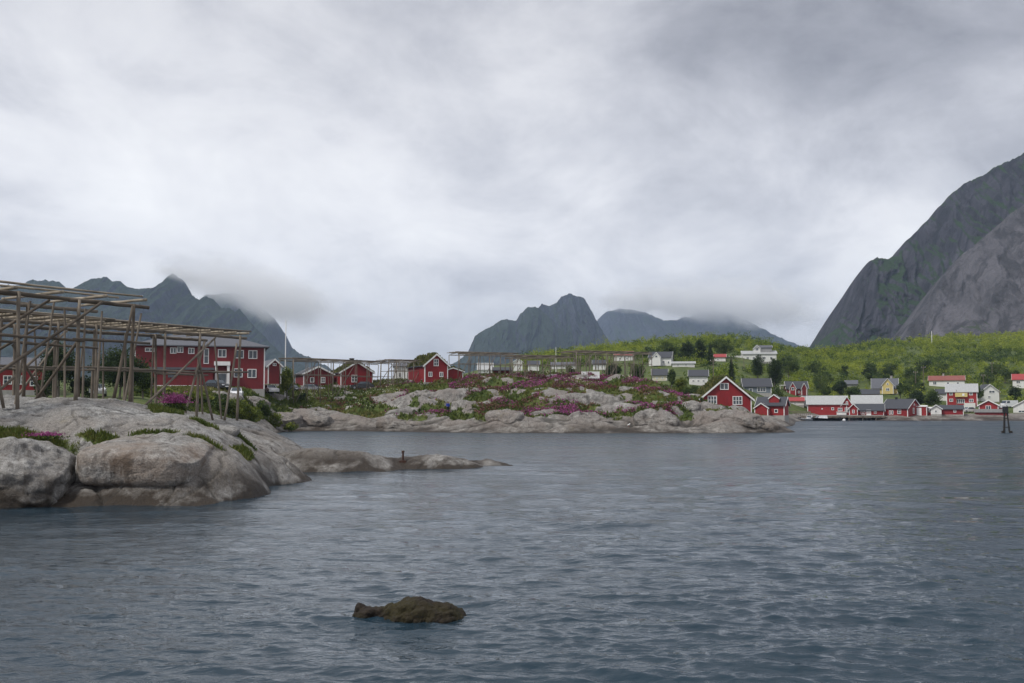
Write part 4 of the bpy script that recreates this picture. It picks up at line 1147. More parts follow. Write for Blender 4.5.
H = house('long low red boathouse with blue-black roof and white gable end', 938.5, 962.5, 415, 409.2, 405.6, 6, 'x', 'red_boards', 'slate', Y=259, rot=4, wins=[(954.5, 411.2, 2.6, 2.6, 2, 1)])
H = house('little white gable shed joined to the low red boathouse', 931.5, 941, 414.6, 408.6, 405.4, 4.5, 'y', 'white_boards', 'slate', Y=257.5, wins=[(936, 411.3, 2.0, 2.6, 1, 1)])
H = house('yellow house with grey roof and a tall front gable', 873, 897, 394, 388, 378.6, 8, 'x', 'yellow_boards', 'slate_grey', rot=0, oh=.4)
k = H.k
body(H.root, 10.5 * k, 2.6, H.h + 2.6 * k, 6.4 * k, 'y', 'yellow_boards', 'slate_grey', x0=2.6 * k, y0=-H.D / 2 - 1.25, z0=.01, oh=.3, ov=.25, base=False, board=.14)
window(H.root, 2.6 * k, 4.4 * k, 3.4 * k, 3.0 * k, 'f', H.W, H.D + 5.12, 2, 1); window(H.root, 2.6 * k, 9.8 * k, 1.8 * k, 2.0 * k, 'f', H.W, H.D + 5.12, 1, 1)
chimney(H.roof, 2, 0.4, H.h + H.rh, 0.7, 0.9, 'concrete')
house('brown shed with dark roof below the yellow house', 859, 878.5, 397.5, 394, 389.6, 6, 'x', 'door_brown', 'slate', trim=None, corner=False)
house('grey hut roof poking out of the shrubs left of the yellow house', 845.5, 857, 386.5, 384, 380.4, 5, 'x', 'grey_boards', 'slate_grey', trim=None, corner=False)
H = house('white house with faded rust-red roof high above the red balcony house', 930.5, 963, 387, 380.3, 375.8, 8, 'x', 'white_boards', 'rusty_roof', wins=[(935.8, 383, 3.4, 3.4, 2, 1), (948, 383.4, 2.4, 2.6, 1, 1), (957, 383.4, 2.2, 2.4, 1, 1)], corner=False)
chimney(H.roof, -1, 0, H.h + H.rh, 0.6, 0.8)
house('small white outbuilding with slate roof left of the red balcony house', 936.5, 949, 401, 393.6, 389.4, 5, 'x', 'white_boards', 'slate', wins=[(941, 396.5, 2.2, 2.4)], corner=False)
H = house('tall red house with grey sheet roof and yellow balcony panels', 948, 976, 406.5, 391.8, 384, 8, 'x', 'bright_red_boards', 'sheet_grey', wins=[(952.3, 393.8, 3.2, 3.0), (970.5, 393.8, 3.2, 3.0), (960.8, 401.2, 7.6, 4.2, 4, 1), (952.3, 400.2, 3.4, 3.0), (970.5, 400.6, 4.0, 3.2)])
MB().box(-6 * H.k, 5.2 * H.k, -H.D / 2 - 0.9, -H.D / 2 + .01, 9.6 * H.k, 13.6 * H.k).build('balcony', 'yellow_boards', H.root)
MB().box(0.5 * H.k, 2.5 * H.k, -H.D / 2 - 0.96, -H.D / 2 - .9, 10.6 * H.k, 12.8 * H.k).build('balcony_window', 'white_trim', H.root)
MB().box(2 * H.k, 12 * H.k, -H.D / 2 - 3.0, -H.D / 2, -0.5, 1.0).build('terrace', 'white_boards', H.root)
H = house('white gable house with dark side roof and wide upper window', 982, 998.5, 402, 391.5, 384.6, 9, 'y', 'white_boards', 'slate', rot=14, wins=[(992, 391.8, 5.6, 2.6, 2, 1), (989.5, 397, 2.6, 2.6), (989.7, 386.8, 1.4, 1.4, 1, 1)])
body(H.root, 9 * H.k, 5, 6.0 * H.k, 2.2 * H.k, 'x', 'white_boards', 'slate_grey', x0=-H.W / 2 - 2.2 * H.k, y0=-1.5, z0=-.4, base=False, corner=False, oh=.2)
H = house('red gable boathouse with white double doors and grey deck', 980, 997.5, 413.5, 405.2, 400.4, 7, 'y', 'bright_red_boards', 'sheet_grey', Y=262, board=.28, wins=[(988.5, 407.8, 4.8, 4.4, 2, 1)])
MB().box(-H.W / 2 - 1.2, H.W / 2 + 2, -H.D / 2 - 2.8, -H.D / 2 - .05, 0.55, 0.75).box(-H.W / 2 - 1.2, H.W / 2 + 2, -H.D / 2 - 2.86, -H.D / 2 - 2.8, 0.3, 1.2).build('deck', 'grey_boards', H.root)
MB().box(-H.W / 2 - 1.0, H.W / 2 + 1.8, -H.D / 2 - 2.6, -H.D / 2 - .1, -1.0, 0.54).build('deck_skirt', 'dark_red_boards', H.root)
body(H.root, 6 * H.k, 5, 5.5 * H.k, 1.5 * H.k, 'x', 'bright_red_boards', 'sheet_grey', x0=H.W / 2 + 3.05 * H.k, y0=0, z0=.02, base=False, corner=False, oh=.2)
house('white house with bright red roof at the edge of the woods', 1014, 1034, 388.5, 379.5, 374, 8, 'x', 'white_boards', 'red_roof', wins=[(1019, 382, 3.6, 2.8, 2, 1), (1027, 382, 3, 2.8)], corner=False)
house('pale grey-white garage with gable end on the grass by the water', 1014.5, 1034, 413.6, 406.4, 401, 7, 'y', 'white_boards', 'sheet_grey', Y=266, corner=False, wins=[(1022, 411.5, 6, 2.4, 2, 1)])
# --- left: the hall, cabins, turf-roofed house
Yh = 158.0
H = house('large dark red two-storey hall with grey hipped roof and white windows behind the long rack', 138, 262.5, 389.5, 346.5, 331, 14, 'x', 'dark_red_boards', 'slate_grey', Y=Yh, rot=0, hip=7.5, oh=0.7,
          wins=[(237.4, 353.6, 8.6, 8.4, 2, 1), (250.6, 353.8, 8.8, 8.6, 2, 1), (236.6, 372.6, 8.6, 9, 2, 1), (250, 373, 8.8, 9, 2, 1), (220.6, 353, 8.2, 8.2, 2, 1), (205.4, 356, 5.0, 15.5, 1, 2),
                (191, 351, 6, 6, 2, 1), (180.5, 350, 6, 6, 2, 1), (174, 351, 6, 6, 2, 1), (152, 350.5, 9, 4, 2, 1), (167, 372, 20, 7, 4, 1)])
k = H.k
door(H.root, (220 - H.pm) * k, 1.5, 2.1, 'f', H.W, H.D, 'blue_grey', 0.4)
MB().box((213 - H.pm) * k, (228.5 - H.pm) * k, -H.D / 2 - 1.3, -H.D / 2 - .01, (389.5 - 365.5) * k, (389.5 - 361.5) * k).build('entrance_canopy', 'white_trim', H.root)
MB().box((214 - H.pm) * k, (216.5 - H.pm) * k, -H.D / 2 - 1.2, -H.D / 2 - .8, 0, (389.5 - 365.6) * k).build('porch_post', 'white_trim', H.root)
MB().box((225.5 - H.pm) * k, (228 - H.pm) * k, -H.D / 2 - 1.2, -H.D / 2 - .8, 0, (389.5 - 365.6) * k).build('porch_post', 'white_trim', H.root)
MB().box((214 - H.pm) * k, (228 - H.pm) * k, -H.D / 2 - 1.6, -H.D / 2, -.5, 0.75).build('entrance_steps', 'concrete', H.root)
w = MB().box((138 - H.pm) * k, (212 - H.pm) * k, -H.D / 2 - 3.0, -H.D / 2 + .02, 0.3, (389.5 - 370.5) * k).build('extension_wall', 'dark_red_boards', H.root)
MB().box((137 - H.pm) * k, (213 - H.pm) * k, -H.D / 2 - 3.3, -H.D / 2 + .01, (389.5 - 370.5) * k + .003, (389.5 - 368.2) * k).build('extension_roof', 'slate_grey', w)
MB().box((138 - H.pm) * k, (212 - H.pm) * k, -H.D / 2 - 3.04, -H.D / 2 - .1, -1.5, 0.6).build('extension_foundation', 'white_trim', H.root)
MB().box((170 - H.pm) * k, (177.5 - H.pm) * k, -H.D / 2 - 3.06, -H.D / 2 - 3.0, 1.8, 2.9).build('extension_window', 'glass', H.root)
H = house('narrow red house with white gable trim behind the flagpole', 268, 281, 384.5, 365.5, 359.5, 9, 'y', 'dark_red_boards', 'slate_grey', Y=186, rot=10, board=0.32, wins=[(274.3, 364.5, 3.6, 2.8, 2, 1)])
H = house('small red cabin with white gable trim and low pitch, first of the pair', 303.5, 333, 386, 374, 366.8, 8, 'y', 'dark_red_boards', 'slate', Y=188, rot=12, board=.3, wins=[(323, 380, 4.4, 6, 2, 2), (312, 380, 4, 5, 2, 1)], sides=[('r', -1.5, 1.3, 1, 1.1)])
H = house('small red cabin with four-pane white window and turf roof with black chimneys', 340.5, 373, 386, 372.3, 362.3, 8.5, 'y', 'red_boards', 'slate', Y=187, rot=12, sod=True, board=.3, wins=[(354.3, 378.6, 6.2, 7.4, 2, 2)], sides=[('r', -1.5, 1.3, 1, 1.1)])
chimney(H.roof, 0.2, 1.5, H.h + H.rh, 0.75, 0.9, 'black_paint'); chimney(H.roof, 2.0, 3.4, H.h + H.rh * 0.5, 0.75, 1.6, 'black_paint')
house('white building seen through the crowded rack posts', 394, 421, 383, 366.5, 363.5, 7, 'x', 'white_boards', 'slate_grey', Y=206, corner=False, wins=[(400, 375, 3, 5), (408, 375, 3, 5), (415, 375, 3, 5)])
H = house('red house with white corner boards and a turf roof beside the slender rack', 424, 448.5, 383, 365, 354.5, 10.5, 'y', 'red_boards', 'slate', Y=181, rot=18, sod=True, board=.32, wins=[(436, 362.5, 5.2, 7.2, 2, 2), (430, 374.4, 4, 5, 2, 1), (441.5, 374.4, 4, 5, 2, 1)])
body(H.root, 22 * H.k, 4.6, 11.6 * H.k, 3.4 * H.k, 'y', 'red_boards', 'slate', x0=H.W / 2 + 8.0 * H.k, y0=-1.5, z0=.02, sod=True, oh=.25, ov=.2, base=True)
H = house('red cabin with white corner boards showing under the near fish rack', -12, 41, 391, 368, 357, 10, 'x', 'red_boards', 'slate_grey', Y=132, wins=[(8, 380, 8, 9, 2, 2), (31.5, 381, 7, 10, 2, 2), (20, 380, 7, 9, 2, 2)])

# ------------------------------------------------------------------ wooden quay and its boats
def pier():
    A = at(780, 417, 257); B = at(884, 417, 256.4)
    W = B.x - A.x; zd = at(830, 415.6, 256).z
    t = thing('wooden_quay', 'long wooden quay on dark piles in front of the red warehouse row', 'quay', (A.x, 255.0, 0))
    MB().box(0, W, 0, 13, zd - 0.22, zd).build('deck', 'grey_boards', t)
    MB().box(0, W, -0.08, -0.003, zd - 0.5, zd - 0.02).build('fascia', 'weathered_wood', t)
    n = 24
    for i in range(n):
        for yy in (0.15, 5.5):
            MB().tube((0.3 + (W - 0.6) * i / (n - 1), yy, -2.2), (0.3 + (W - 0.6) * i / (n - 1) + random.uniform(-.1, .1), yy, zd - 0.221), 0.17, 0.15, 7).build('pile', 'tarred_wood' if (i + int(yy)) % 3 else 'weathered_wood', t)
    for i in range(0, n - 1, 3):
        x = 0.3 + (W - 0.6) * i / (n - 1)
        MB().tube((x, 0.0, 0.3), (x + W / n * 2.6, 0.0, zd - 0.4), 0.09, 0.09, 6).build('brace', 'tarred_wood', t)
    for i in range(15):
        x = 0.1 + W * 0.27 * i / 14
        MB().box(x - .05, x + .05, 0.1, 0.2, zd, zd + 1.05).build('railing_post', 'weathered_wood', t)
    MB().box(0, W * 0.28, 0.06, 0.1, zd + 0.55, zd + 0.7).box(0, W * 0.28, 0.06, 0.1, zd + 0.95, zd + 1.1).build('railing', 'weathered_wood', t)
    MB().box(W * 0.70, W, 0.06, 0.1, zd + 0.45, zd + 0.55).box(W * 0.70, W, 0.06, 0.1, zd + 0.75, zd + 0.85).build('railing', 'red_boards', t)
    MB().box(0, W, 8, 13.2, -2, zd - 0.222).build('stone_footing', 'tarred_wood', t)


pier()


def boat(label, px, Y, L, rz, hull='car_white', cabin=True, group='small boats moored at the quay'):
    P = at(px, 420, Y)
    t = thing('motor_boat', label, 'boat', (P.x, Y, 0.0), R(rz), group)
    n, m = 13, 7
    V = []; 
    for i in range(n):
        s = i / (n - 1)
        w = L * 0.19 * (1 - max(0, (s - 0.45) / 0.55) ** 2.2) ** 1.0
        top = 0.55 + 0.35 * s ** 2
        keel = -0.25 + 0.45 * max(0, (s - 0.6) / 0.4) ** 2
        for j in range(m):
            a = -1 + 2 * j / (m - 1)
            V.append(((s - 0.5) * L, w * a, keel + (top - keel) * abs(a) ** 1.6))
    Fc = [(i * m + j, (i + 1) * m + j, (i + 1) * m + j + 1, i * m + j + 1) for i in range(n - 1) for j in range(m - 1)]
    Fc.append(tuple(range(m)))
    mb = MB().add(V, Fc); mb.build('hull', hull, t, True)
    deck = []
    for i in range(n):
        s = i / (n - 1); w = L * 0.19 * (1 - max(0, (s - 0.45) / 0.55) ** 2.2) * 0.95; top = 0.50 + 0.35 * s ** 2
        deck += [((s - 0.5) * L, -w, top - 0.06), ((s - 0.5) * L, w, top - 0.06)]
    MB().add(deck, [(2 * i, 2 * i + 1, 2 * i + 3, 2 * i + 2) for i in range(n - 1)]).build('deck', 'car_white', t)
    if cabin:
        c = MB().prism([(-0.1 * L, 0.5), (0.24 * L, 0.55), (0.14 * L, 1.25), (-0.08 * L, 1.3)], 'y', -0.12 * L, 0.12 * L).build('cabin', 'car_white', t)
        MB().prism([(0.232 * L, 0.72), (0.15 * L, 1.22), (0.165 * L, 1.24), (0.247 * L, 0.74)], 'y', -0.1 * L, 0.1 * L).build('windscreen', 'glass', c)
    else:
        MB().prism([(0.08 * L, 0.5), (0.12 * L, 0.5), (0.05 * L, 1.0), (0.03 * L, 1.0)], 'y', -0.1 * L, 0.1 * L).build('windscreen', 'glass', t)
    MB().box(-0.5 * L - 0.3, -0.5 * L - 0.02, -0.16, 0.16, -0.2, 0.95).build('outboard_motor', 'black_paint', t)
    return t


boat('grey-hulled open boat tied closest to the rocky tip', 791.5, 251.5, 5.0, 200, 'car_grey', False)
boat('white open motor boat moored second from the rocky tip', 800, 251.0, 6.0, 165, 'car_white', False)
boat('white boat with upright wheelhouse nosed in under the quay', 810, 252.0, 5.0, 240, 'car_white', True)
boat('white and black cabin boat lying alongside the quay piles', 823.5, 251.0, 8.0, 180, 'black_paint', True)
P = at(844, 420.5, 251.0)
t = thing('mooring_buoy', 'round white mooring buoy floating off the quay', 'buoy', (P.x, 251, 0.1))
bm = bmesh.new(); bmesh.ops.create_uvsphere(bm, u_segments=14, v_segments=9, radius=0.4); me = bpy.data.meshes.new('float'); bm.to_mesh(me); bm.free(); me.materials.append(M['car_white']); link('float', me, t)
MB().tube((0, 0, 0.38), (0, 0, 0.6), 0.05, 0.05, 6).build('ring_post', 'rust', t)

# ------------------------------------------------------------------ channel beacon on legs in the water
P = at(1006, 432, 146)
t = thing('navigation_beacon', 'black timber beacon on spread legs standing in the water', 'beacon', (P.x, 146, 0))
for dx, dy in ((-0.62, -0.3), (0.62, -0.3), (0.05, 0.75)):
    l = MB().tube((dx, dy, -2.6), (dx * 0.32, dy * 0.32, 3.0), 0.13, 0.11, 8).build('leg', 'tarred_wood', t)
    MB().tube((dx, dy, -0.5), (dx * 0.96, dy * 0.96, 0.28), 0.24, 0.2, 8).build('weed_collar', 'weed_rock', l)
MB().box(-0.52, 0.52, -0.22, -0.12, 0.75, 0.87).build('crossbar', 'tarred_wood', t)
MB().box(-0.36, 0.36, -0.16, -0.06, 2.0, 2.12).build('crossbar', 'tarred_wood', t)
MB().box(-0.30, 0.30, -0.28, 0.28, 3.0, 3.85).build('head', 'black_paint', t)
MB().box(-0.36, 0.36, -0.34, 0.34, 2.9, 2.99).build('platform', 'tarred_wood', t)

# ------------------------------------------------------------------ poles
def pole(label, px, yb, yt, Y, name='utility_pole', cat='utility pole', r=0.12, mat='weathered_wood', arms=True, group=None):
    P = at(px, yb, Y); z = ground(P.x, Y); zt = at(px, yt, Y).z
    t = thing(name, label, cat, (P.x, Y, z), 0, group)
    MB().tube((0, 0, -.6), (0, 0, zt - z), r, r * 0.7, 8).build('shaft', mat, t)
    if arms:
        MB().box(-0.7, 0.7, -0.05, 0.05, zt - z - 0.55, zt - z - 0.42).build('crossarm', mat, t)
        for x in (-.6, 0.6):
            MB().tube((x, 0, zt - z - .419), (x, 0, zt - z - .2), 0.06, 0.05, 6).build('insulator', 'white_trim', t)
    return t


t = pole('tall slender white flagpole beside the red hall', 285, 388, 319, 172, 'flagpole', 'flagpole', 0.11, 'white_trim', False)
MB().tube((0, 0, 11.8), (0, 0, 12.05), 0.13, 0.05, 8).build('knob', 'white_trim', t)
pole('grey utility pole beside the white two-storey house', 713.5, 386, 359, 228)
pole('utility pole below the sprawling white villa', 744, 372, 358, 330)
pole('tall utility pole in the shrubs right of the yellow house', 924, 391, 366, 330)
pole('shorter utility pole near the yellow house gable', 916, 392, 371, 318)
pole('utility pole on the slope above the white gable house', 992.5, 384, 362, 360)
pole('utility pole among trees above the red-roofed house', 983.5, 388, 374, 330)
pole('thin pole in front of the white gable house', 1000, 405, 388, 275, arms=False)
pole('slim pole at the corner of the red balcony house', 957, 408, 390, 285, arms=False)
pole('thin pale mast rising behind the middle fish racks', 556, 372, 347, 300, arms=False, r=0.09, mat='white_trim')
pole('antenna mast beside the right mountain foot', 932, 346, 331, 560, 'antenna_mast', 'mast', 0.2, 'white_trim', False)

# ------------------------------------------------------------------ cars
def car(label, px, Y, rz, paint, van=False, name='parked_car', cat='car', z=None, group='parked cars'):
    P = at(px, 390, Y); z = ground(P.x, Y) if z is None else z
    t = thing(name, label, cat, (P.x, Y, z), R(rz), group)
    if van:
        low = [(-2.5, 0.35), (2.4, 0.35), (2.45, 0.9), (1.7, 1.2), (1.2, 2.0), (-2.45, 2.05), (-2.5, 0.6)]
        MB().prism(low, 'y', -0.95, 0.95).build('body', paint, t)
        MB().prism([(1.72, 1.2), (1.26, 1.9), (1.32, 1.93), (1.80, 1.24)], 'y', -0.85, 0.85).build('windscreen', 'glass', t)
        MB().prism([(0.3, 1.25), (1.5, 1.25), (1.15, 1.85), (0.3, 1.85)], 'y', -0.965, 0.965).build('side_window', 'glass', t)
        wx = (-1.6, 1.5)
    else:
        MB().prism([(-2.15, 0.3), (2.15, 0.3), (2.2, 0.65), (1.95, 0.82), (0.95, 0.95), (-1.75, 0.98), (-2.15, 0.9), (-2.2, 0.6)], 'y', -0.88, 0.88).build('body', paint, t)
        c = MB()
        V = []
        for (x, zz, hw) in ((1.0, 0.94, 0.80), (0.3, 1.45, 0.66), (-1.2, 1.46, 0.66), (-1.85, 0.97, 0.78)):
            V += [(x, -hw, zz), (x, hw, zz)]
        c.add(V, [(0, 1, 3, 2), (2, 3, 5, 4), (4, 5, 7, 6), (0, 2, 4, 6), (1, 7, 5, 3), (0, 6, 7, 1)])
        cb = c.build('cabin', paint, t)
        MB().add([(0.955, -0.70, 0.985), (0.955, 0.70, 0.985), (0.36, 0.60, 1.425), (0.36, -0.60, 1.425)], [(0, 1, 2, 3)]).build('windscreen', 'glass', cb).location = (0.02, 0, 0.015)
        for sg in (-1, 1):
            MB().add([(0.85, sg * .80, 0.99), (0.25, sg * .69, 1.40), (-1.15, sg * .69, 1.41), (-1.65, sg * .79, 1.0)], [(0, 1, 2, 3)]).build('side_window', 'glass', cb)
        MB().add([(-1.80, -0.66, 1.03), (-1.80, 0.66, 1.03), (-1.28, 0.58, 1.42), (-1.28, -0.58, 1.42)], [(0, 1, 2, 3)]).build('rear_window', 'glass', cb).location = (-0.03, 0, 0.015)
        wx = (-1.35, 1.38)
    ww = 0.9 if van else 0.82
    for x in wx:
        for sg in (-1, 1):
            w = MB().tube((x, sg * (ww - 0.1), 0.32), (x, sg * (ww + 0.09), 0.32), 0.32, 0.32, 16).build('wheel', 'black_paint', t)
            MB().tube((x, sg * (ww + 0.091), 0.32), (x, sg * (ww + 0.10), 0.32), 0.19, 0.19, 12).build('rim', 'car_grey', w)
    for sg in (-1, 1):
        MB().box(2.1 if not van else 2.4, 2.22 if not van else 2.48, sg * 0.62 - 0.16, sg * 0.62 + 0.16, 0.62, 0.78).build('headlight', 'car_white', t)
    MB().box(2.14 if not van else 2.43, 2.23 if not van else 2.5, -0.3, 0.3, 0.42, 0.55).build('number_plate', 'white_trim', t)
    return t


car('white car parked nose-on in front of the red hall windows', 236.5, 146, -78, 'car_white')
car('dark car parked beside the entrance of the red hall', 217, 147, -35, 'car_dark')
car('silver-white car parked between the red hall and the flagpole', 270.5, 170, -60, 'car_white')
car('black car parked under the little tree by the flagpole', 292, 181, -40, 'car_dark')
car('dark grey car in front of the first small red cabin', 313, 184, -15, 'car_grey')
car('dark car half hidden by plants before the four-pane cabin', 362, 184, 190, 'car_dark')
car('white car behind the near fish rack posts', 98, 118, -70, 'car_white')
car('white van parked on the grass above the grey-white garage', 1008, 283, 195, 'car_white', True, 'parked_van', 'van')
car('white car with dark windows on the slip beside the red balcony house', 967.5, 268, 200, 'car_white')

# ------------------------------------------------------------------ person in a blue jacket
def person(label, px, py, Y):
    P = at(px, py, Y)
    z = ground(P.x, Y)
    J = {'pel': (0, 0, 0.95), 'sp': (0, 0.01, 1.15), 'ch': (0, 0.0, 1.36), 'nk': (0, -0.01, 1.50), 'hd': (0, -0.03, 1.60), 'ht': (0, -0.03, 1.72),
         'sl': (0.19, 0, 1.43), 'el': (0.27, 0.03, 1.17), 'wl': (0.24, -0.12, 0.97), 'hl': (0.23, -0.17, 0.90),
         'sr': (-0.19, 0, 1.43), 'er': (-0.28, 0.05, 1.18), 'wr': (-0.24, -0.14, 1.02), 'hr': (-0.2, -0.2, 0.99),
         'hpl': (0.10, 0, 0.90), 'kl': (0.12, -0.05, 0.50), 'al': (0.12, 0.03, 0.09), 'tl': (0.14, -0.14, 0.04),
         'hpr': (-0.10, 0, 0.90), 'kr': (-0.13, -0.02, 0.50), 'ar': (-0.15, 0.06, 0.09), 'tr': (-0.18, -0.11, 0.04)}
    Rr = {'pel': .15, 'sp': .14, 'ch': .16, 'nk': .06, 'hd': .095, 'ht': .075, 'sl': .075, 'el': .055, 'wl': .04, 'hl': .04, 'sr': .075, 'er': .055, 'wr': .04, 'hr': .04,
          'hpl': .10, 'kl': .07, 'al': .05, 'tl': .04, 'hpr': .10, 'kr': .07, 'ar': .05, 'tr': .04}
    E = [('pel', 'sp'), ('sp', 'ch'), ('ch', 'nk'), ('nk', 'hd'), ('hd', 'ht'), ('ch', 'sl'), ('sl', 'el'), ('el', 'wl'), ('wl', 'hl'), ('ch', 'sr'), ('sr', 'er'), ('er', 'wr'), ('wr', 'hr'),
         ('pel', 'hpl'), ('hpl', 'kl'), ('kl', 'al'), ('al', 'tl'), ('pel', 'hpr'), ('hpr', 'kr'), ('kr', 'ar'), ('ar', 'tr')]

    def skinned(name, keys, grow, mat, root, parent):
        ks = list(keys); me = bpy.data.meshes.new(name)
        me.from_pydata([J[k] for k in ks], [(ks.index(a), ks.index(b)) for a, b in E if a in ks and b in ks], [])
        o = link(name, me, parent)
        o.modifiers.new('skin', 'SKIN'); sv = me.skin_vertices[0].data
        for i, k in enumerate(ks):
            sv[i].radius = (Rr[k] + grow,) * 2; sv[i].use_root = (k == root)
        s = o.modifiers.new('sub', 'SUBSURF'); s.levels = s.render_levels = 2
        me.materials.append(M[mat])
        return o
    b = skinned('person', J.keys(), 0.0, 'skin', 'pel', None)
    b.location = (P.x, Y, z - 0.02); b.rotation_euler = (0, 0, R(25))
    tag(b, 'person in a bright blue jacket and dark trousers standing on the rocks', 'person')
    skinned('jacket', ['pel', 'sp', 'ch', 'nk', 'sl', 'el', 'wl', 'sr', 'er', 'wr'], 0.03, 'blue_cloth', 'sp', b)
    skinned('trousers', ['pel', 'hpl', 'kl', 'al', 'hpr', 'kr', 'ar'], 0.022, 'dark_cloth', 'pel', b)
    bm = bmesh.new(); bmesh.ops.create_uvsphere(bm, u_segments=14, v_segments=10, radius=0.112)
    for v in bm.verts:
        v.co.z *= 0.9
    me = bpy.data.meshes.new('hair'); bm.to_mesh(me); bm.free(); me.materials.append(M['hair'])
    link('hair', me, b).location = (0, 0.0, 1.69)


person('', 448, 397, 160)

# white gull standing on the waterside rock
P = at(628.5, 415, 148); z = ground(P.x, 148)
bm = bmesh.new()
t = thing('gull', 'white gull standing on the pale waterside rock', 'bird', (P.x, 148, z), R(30))
mb = MB()
for (a, b, r0, r1) in (((-0.22, 0, 0.24), (0.14, 0, 0.34), 0.05, 0.11), ((0.14, 0, 0.34), (0.22, 0, 0.46), 0.11, 0.055)):
    mb.tube(a, b, r0, r1, 10)
mb.tube((0.20, 0, 0.44), (0.27, 0, 0.50), 0.06, 0.06, 10)
mb.build('body', 'white_trim', t, True)
MB().tube((0.27, 0, 0.49), (0.38, 0, 0.47), 0.02, 0.008, 6).build('beak', 'orange_float', t)
for sg in (-.05, .05):
    MB().tube((0.0, sg, -0.1), (0.0, sg, 0.26), 0.012, 0.012, 5).build('leg', 'orange_float', t)

# ------------------------------------------------------------------ trees and bushes
def crown_mesh(name, w, h, leaf, n, mat, seed, kind='leafy', z0=0.0):
    r = np.random.default_rng(seed)
    if kind == 'spruce':
        t = r.random(n) ** 0.75
        rad = (1 - t) ** 0.85 * w / 2 * (0.55 + 0.45 * np.abs(np.sin(t * 34 + r.normal() * 2)))
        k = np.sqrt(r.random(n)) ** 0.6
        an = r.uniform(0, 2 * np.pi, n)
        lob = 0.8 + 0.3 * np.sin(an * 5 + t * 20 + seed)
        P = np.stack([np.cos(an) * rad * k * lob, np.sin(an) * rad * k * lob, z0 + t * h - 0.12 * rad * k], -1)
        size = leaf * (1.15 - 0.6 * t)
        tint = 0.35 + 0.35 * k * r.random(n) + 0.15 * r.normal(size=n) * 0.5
    else:
        nc = max(7, int(n / 70))
        C = r.normal(size=(nc, 3)); C /= np.linalg.norm(C, axis=1, keepdims=True)
        C *= (r.random(nc) ** 0.45)[:, None] * 0.80
        C[:, 2] = np.where(C[:, 2] < -0.55, -0.55, C[:, 2])
        cr = r.uniform(0.20, 0.42, nc)
        i = r.integers(0, nc, n)
        D = r.normal(size=(n, 3)); D /= np.linalg.norm(D, axis=1, keepdims=True)
        P = C[i] + D * (cr[i] * r.random(n) ** 0.4)[:, None]
        P = P * np.array([w / 2, w / 2, h / 2]) + np.array([0, 0, z0 + h / 2])
        size = leaf * r.uniform(0.7, 1.3, n)
        tint = r.random(nc)[i] * 0.75 + 0.25 * r.random(n)
    V, Fq, tn = leafcloud(P, size, 0.4, 0.8, tint, r)
    return npmesh(name, V, Fq, mat, False, {'tint': tn})


def trunk_mesh(h, r0, seed, limbs=6, mat='bark', spread=1.5, top=None):
    rs = random.Random(seed); mb = MB()
    st = random.getstate(); random.seed(seed)
    top = top or h * 0.8
    mb.tube((0, 0, -0.5), (rs.uniform(-.2, .2), rs.uniform(-.2, .2), top), r0, r0 * 0.25, 8, 0.02, 0.1, 6)
    for i in range(limbs):
        z = top * rs.uniform(0.25, 0.85); an = rs.uniform(0, 6.28); l = spread * rs.uniform(0.5, 1.0)
        mb.tube((0, 0, z), (math.cos(an) * l, math.sin(an) * l, z + l * rs.uniform(0.5, 1.0)), r0 * 0.45, r0 * 0.1, 6, 0.04, 0.1, 3)
    me = mb.mesh('trunk', mat, True)
    random.setstate(st)
    return me


def tree(label, px, yb, yt, wpx, Y=None, kind='leafy', mat='leaf_green', seed=1, group=None, dens=1.0, leaf=None, name=None, hidden_base=False):
    Y = Y or hit(px, yb)
    k = pf(Y); P = at(px, yb, Y); z = ground(P.x, Y)
    wpx = wpx * (1.5 if kind == 'spruce' else 1.15)
    zt = at(px, yt, Y).z; h = max(1.2, zt - z); w = wpx * k
    if kind == 'bush':
        h = min(h, 0.95 * w)
    t = thing(name or {'leafy': 'birch_tree', 'spruce': 'spruce_tree', 'bush': 'bush'}[kind], label, {'leafy': 'tree', 'spruce': 'tree', 'bush': 'bush'}[kind], (P.x, Y, z), random.uniform(0, 6), group)
    leaf = leaf or max(0.2, 1.1 * k)
    n = int(min(13000, dens * 11 * (w * h) / (leaf * leaf)))
    n = max(n, 350)
    z0 = {'leafy': 0.14 * h, 'spruce': 0.06 * h, 'bush': -0.05 * h}[kind]
    link('trunk', trunk_mesh(h, max(0.05, 0.022 * h + 0.03), seed, 4 if kind != 'spruce' else 0, spread=w * 0.35, top=h * (0.97 if kind == 'spruce' else 0.72)), t)
    link('crown', crown_mesh('crown', w, h - z0, leaf, n, mat, seed, 'spruce' if kind == 'spruce' else 'leafy', z0), t)
    return t


tree('dark bushy tree growing behind the corner of the near rack', 58, 394, 341, 36, 114, 'leafy', 'leaf_dark', 3)
tree('broad dark green tree standing between the near rack and the red hall', 119, 395, 347, 56, 114, 'leafy', 'leaf_dark', 4)
tree('second dark tree, low and wide, touching the hall wall', 143, 394, 362, 26, 120, 'leafy', 'leaf_green', 5)
tree('small yellow-green birch leaning by the flagpole', 287, 389, 366, 15, 170, 'leafy', 'leaf_bush', 6)
tree('tuft of low birches behind the tree-shaded cars', 300, 389, 378, 12, 172, 'bush', 'leaf_green', 7)
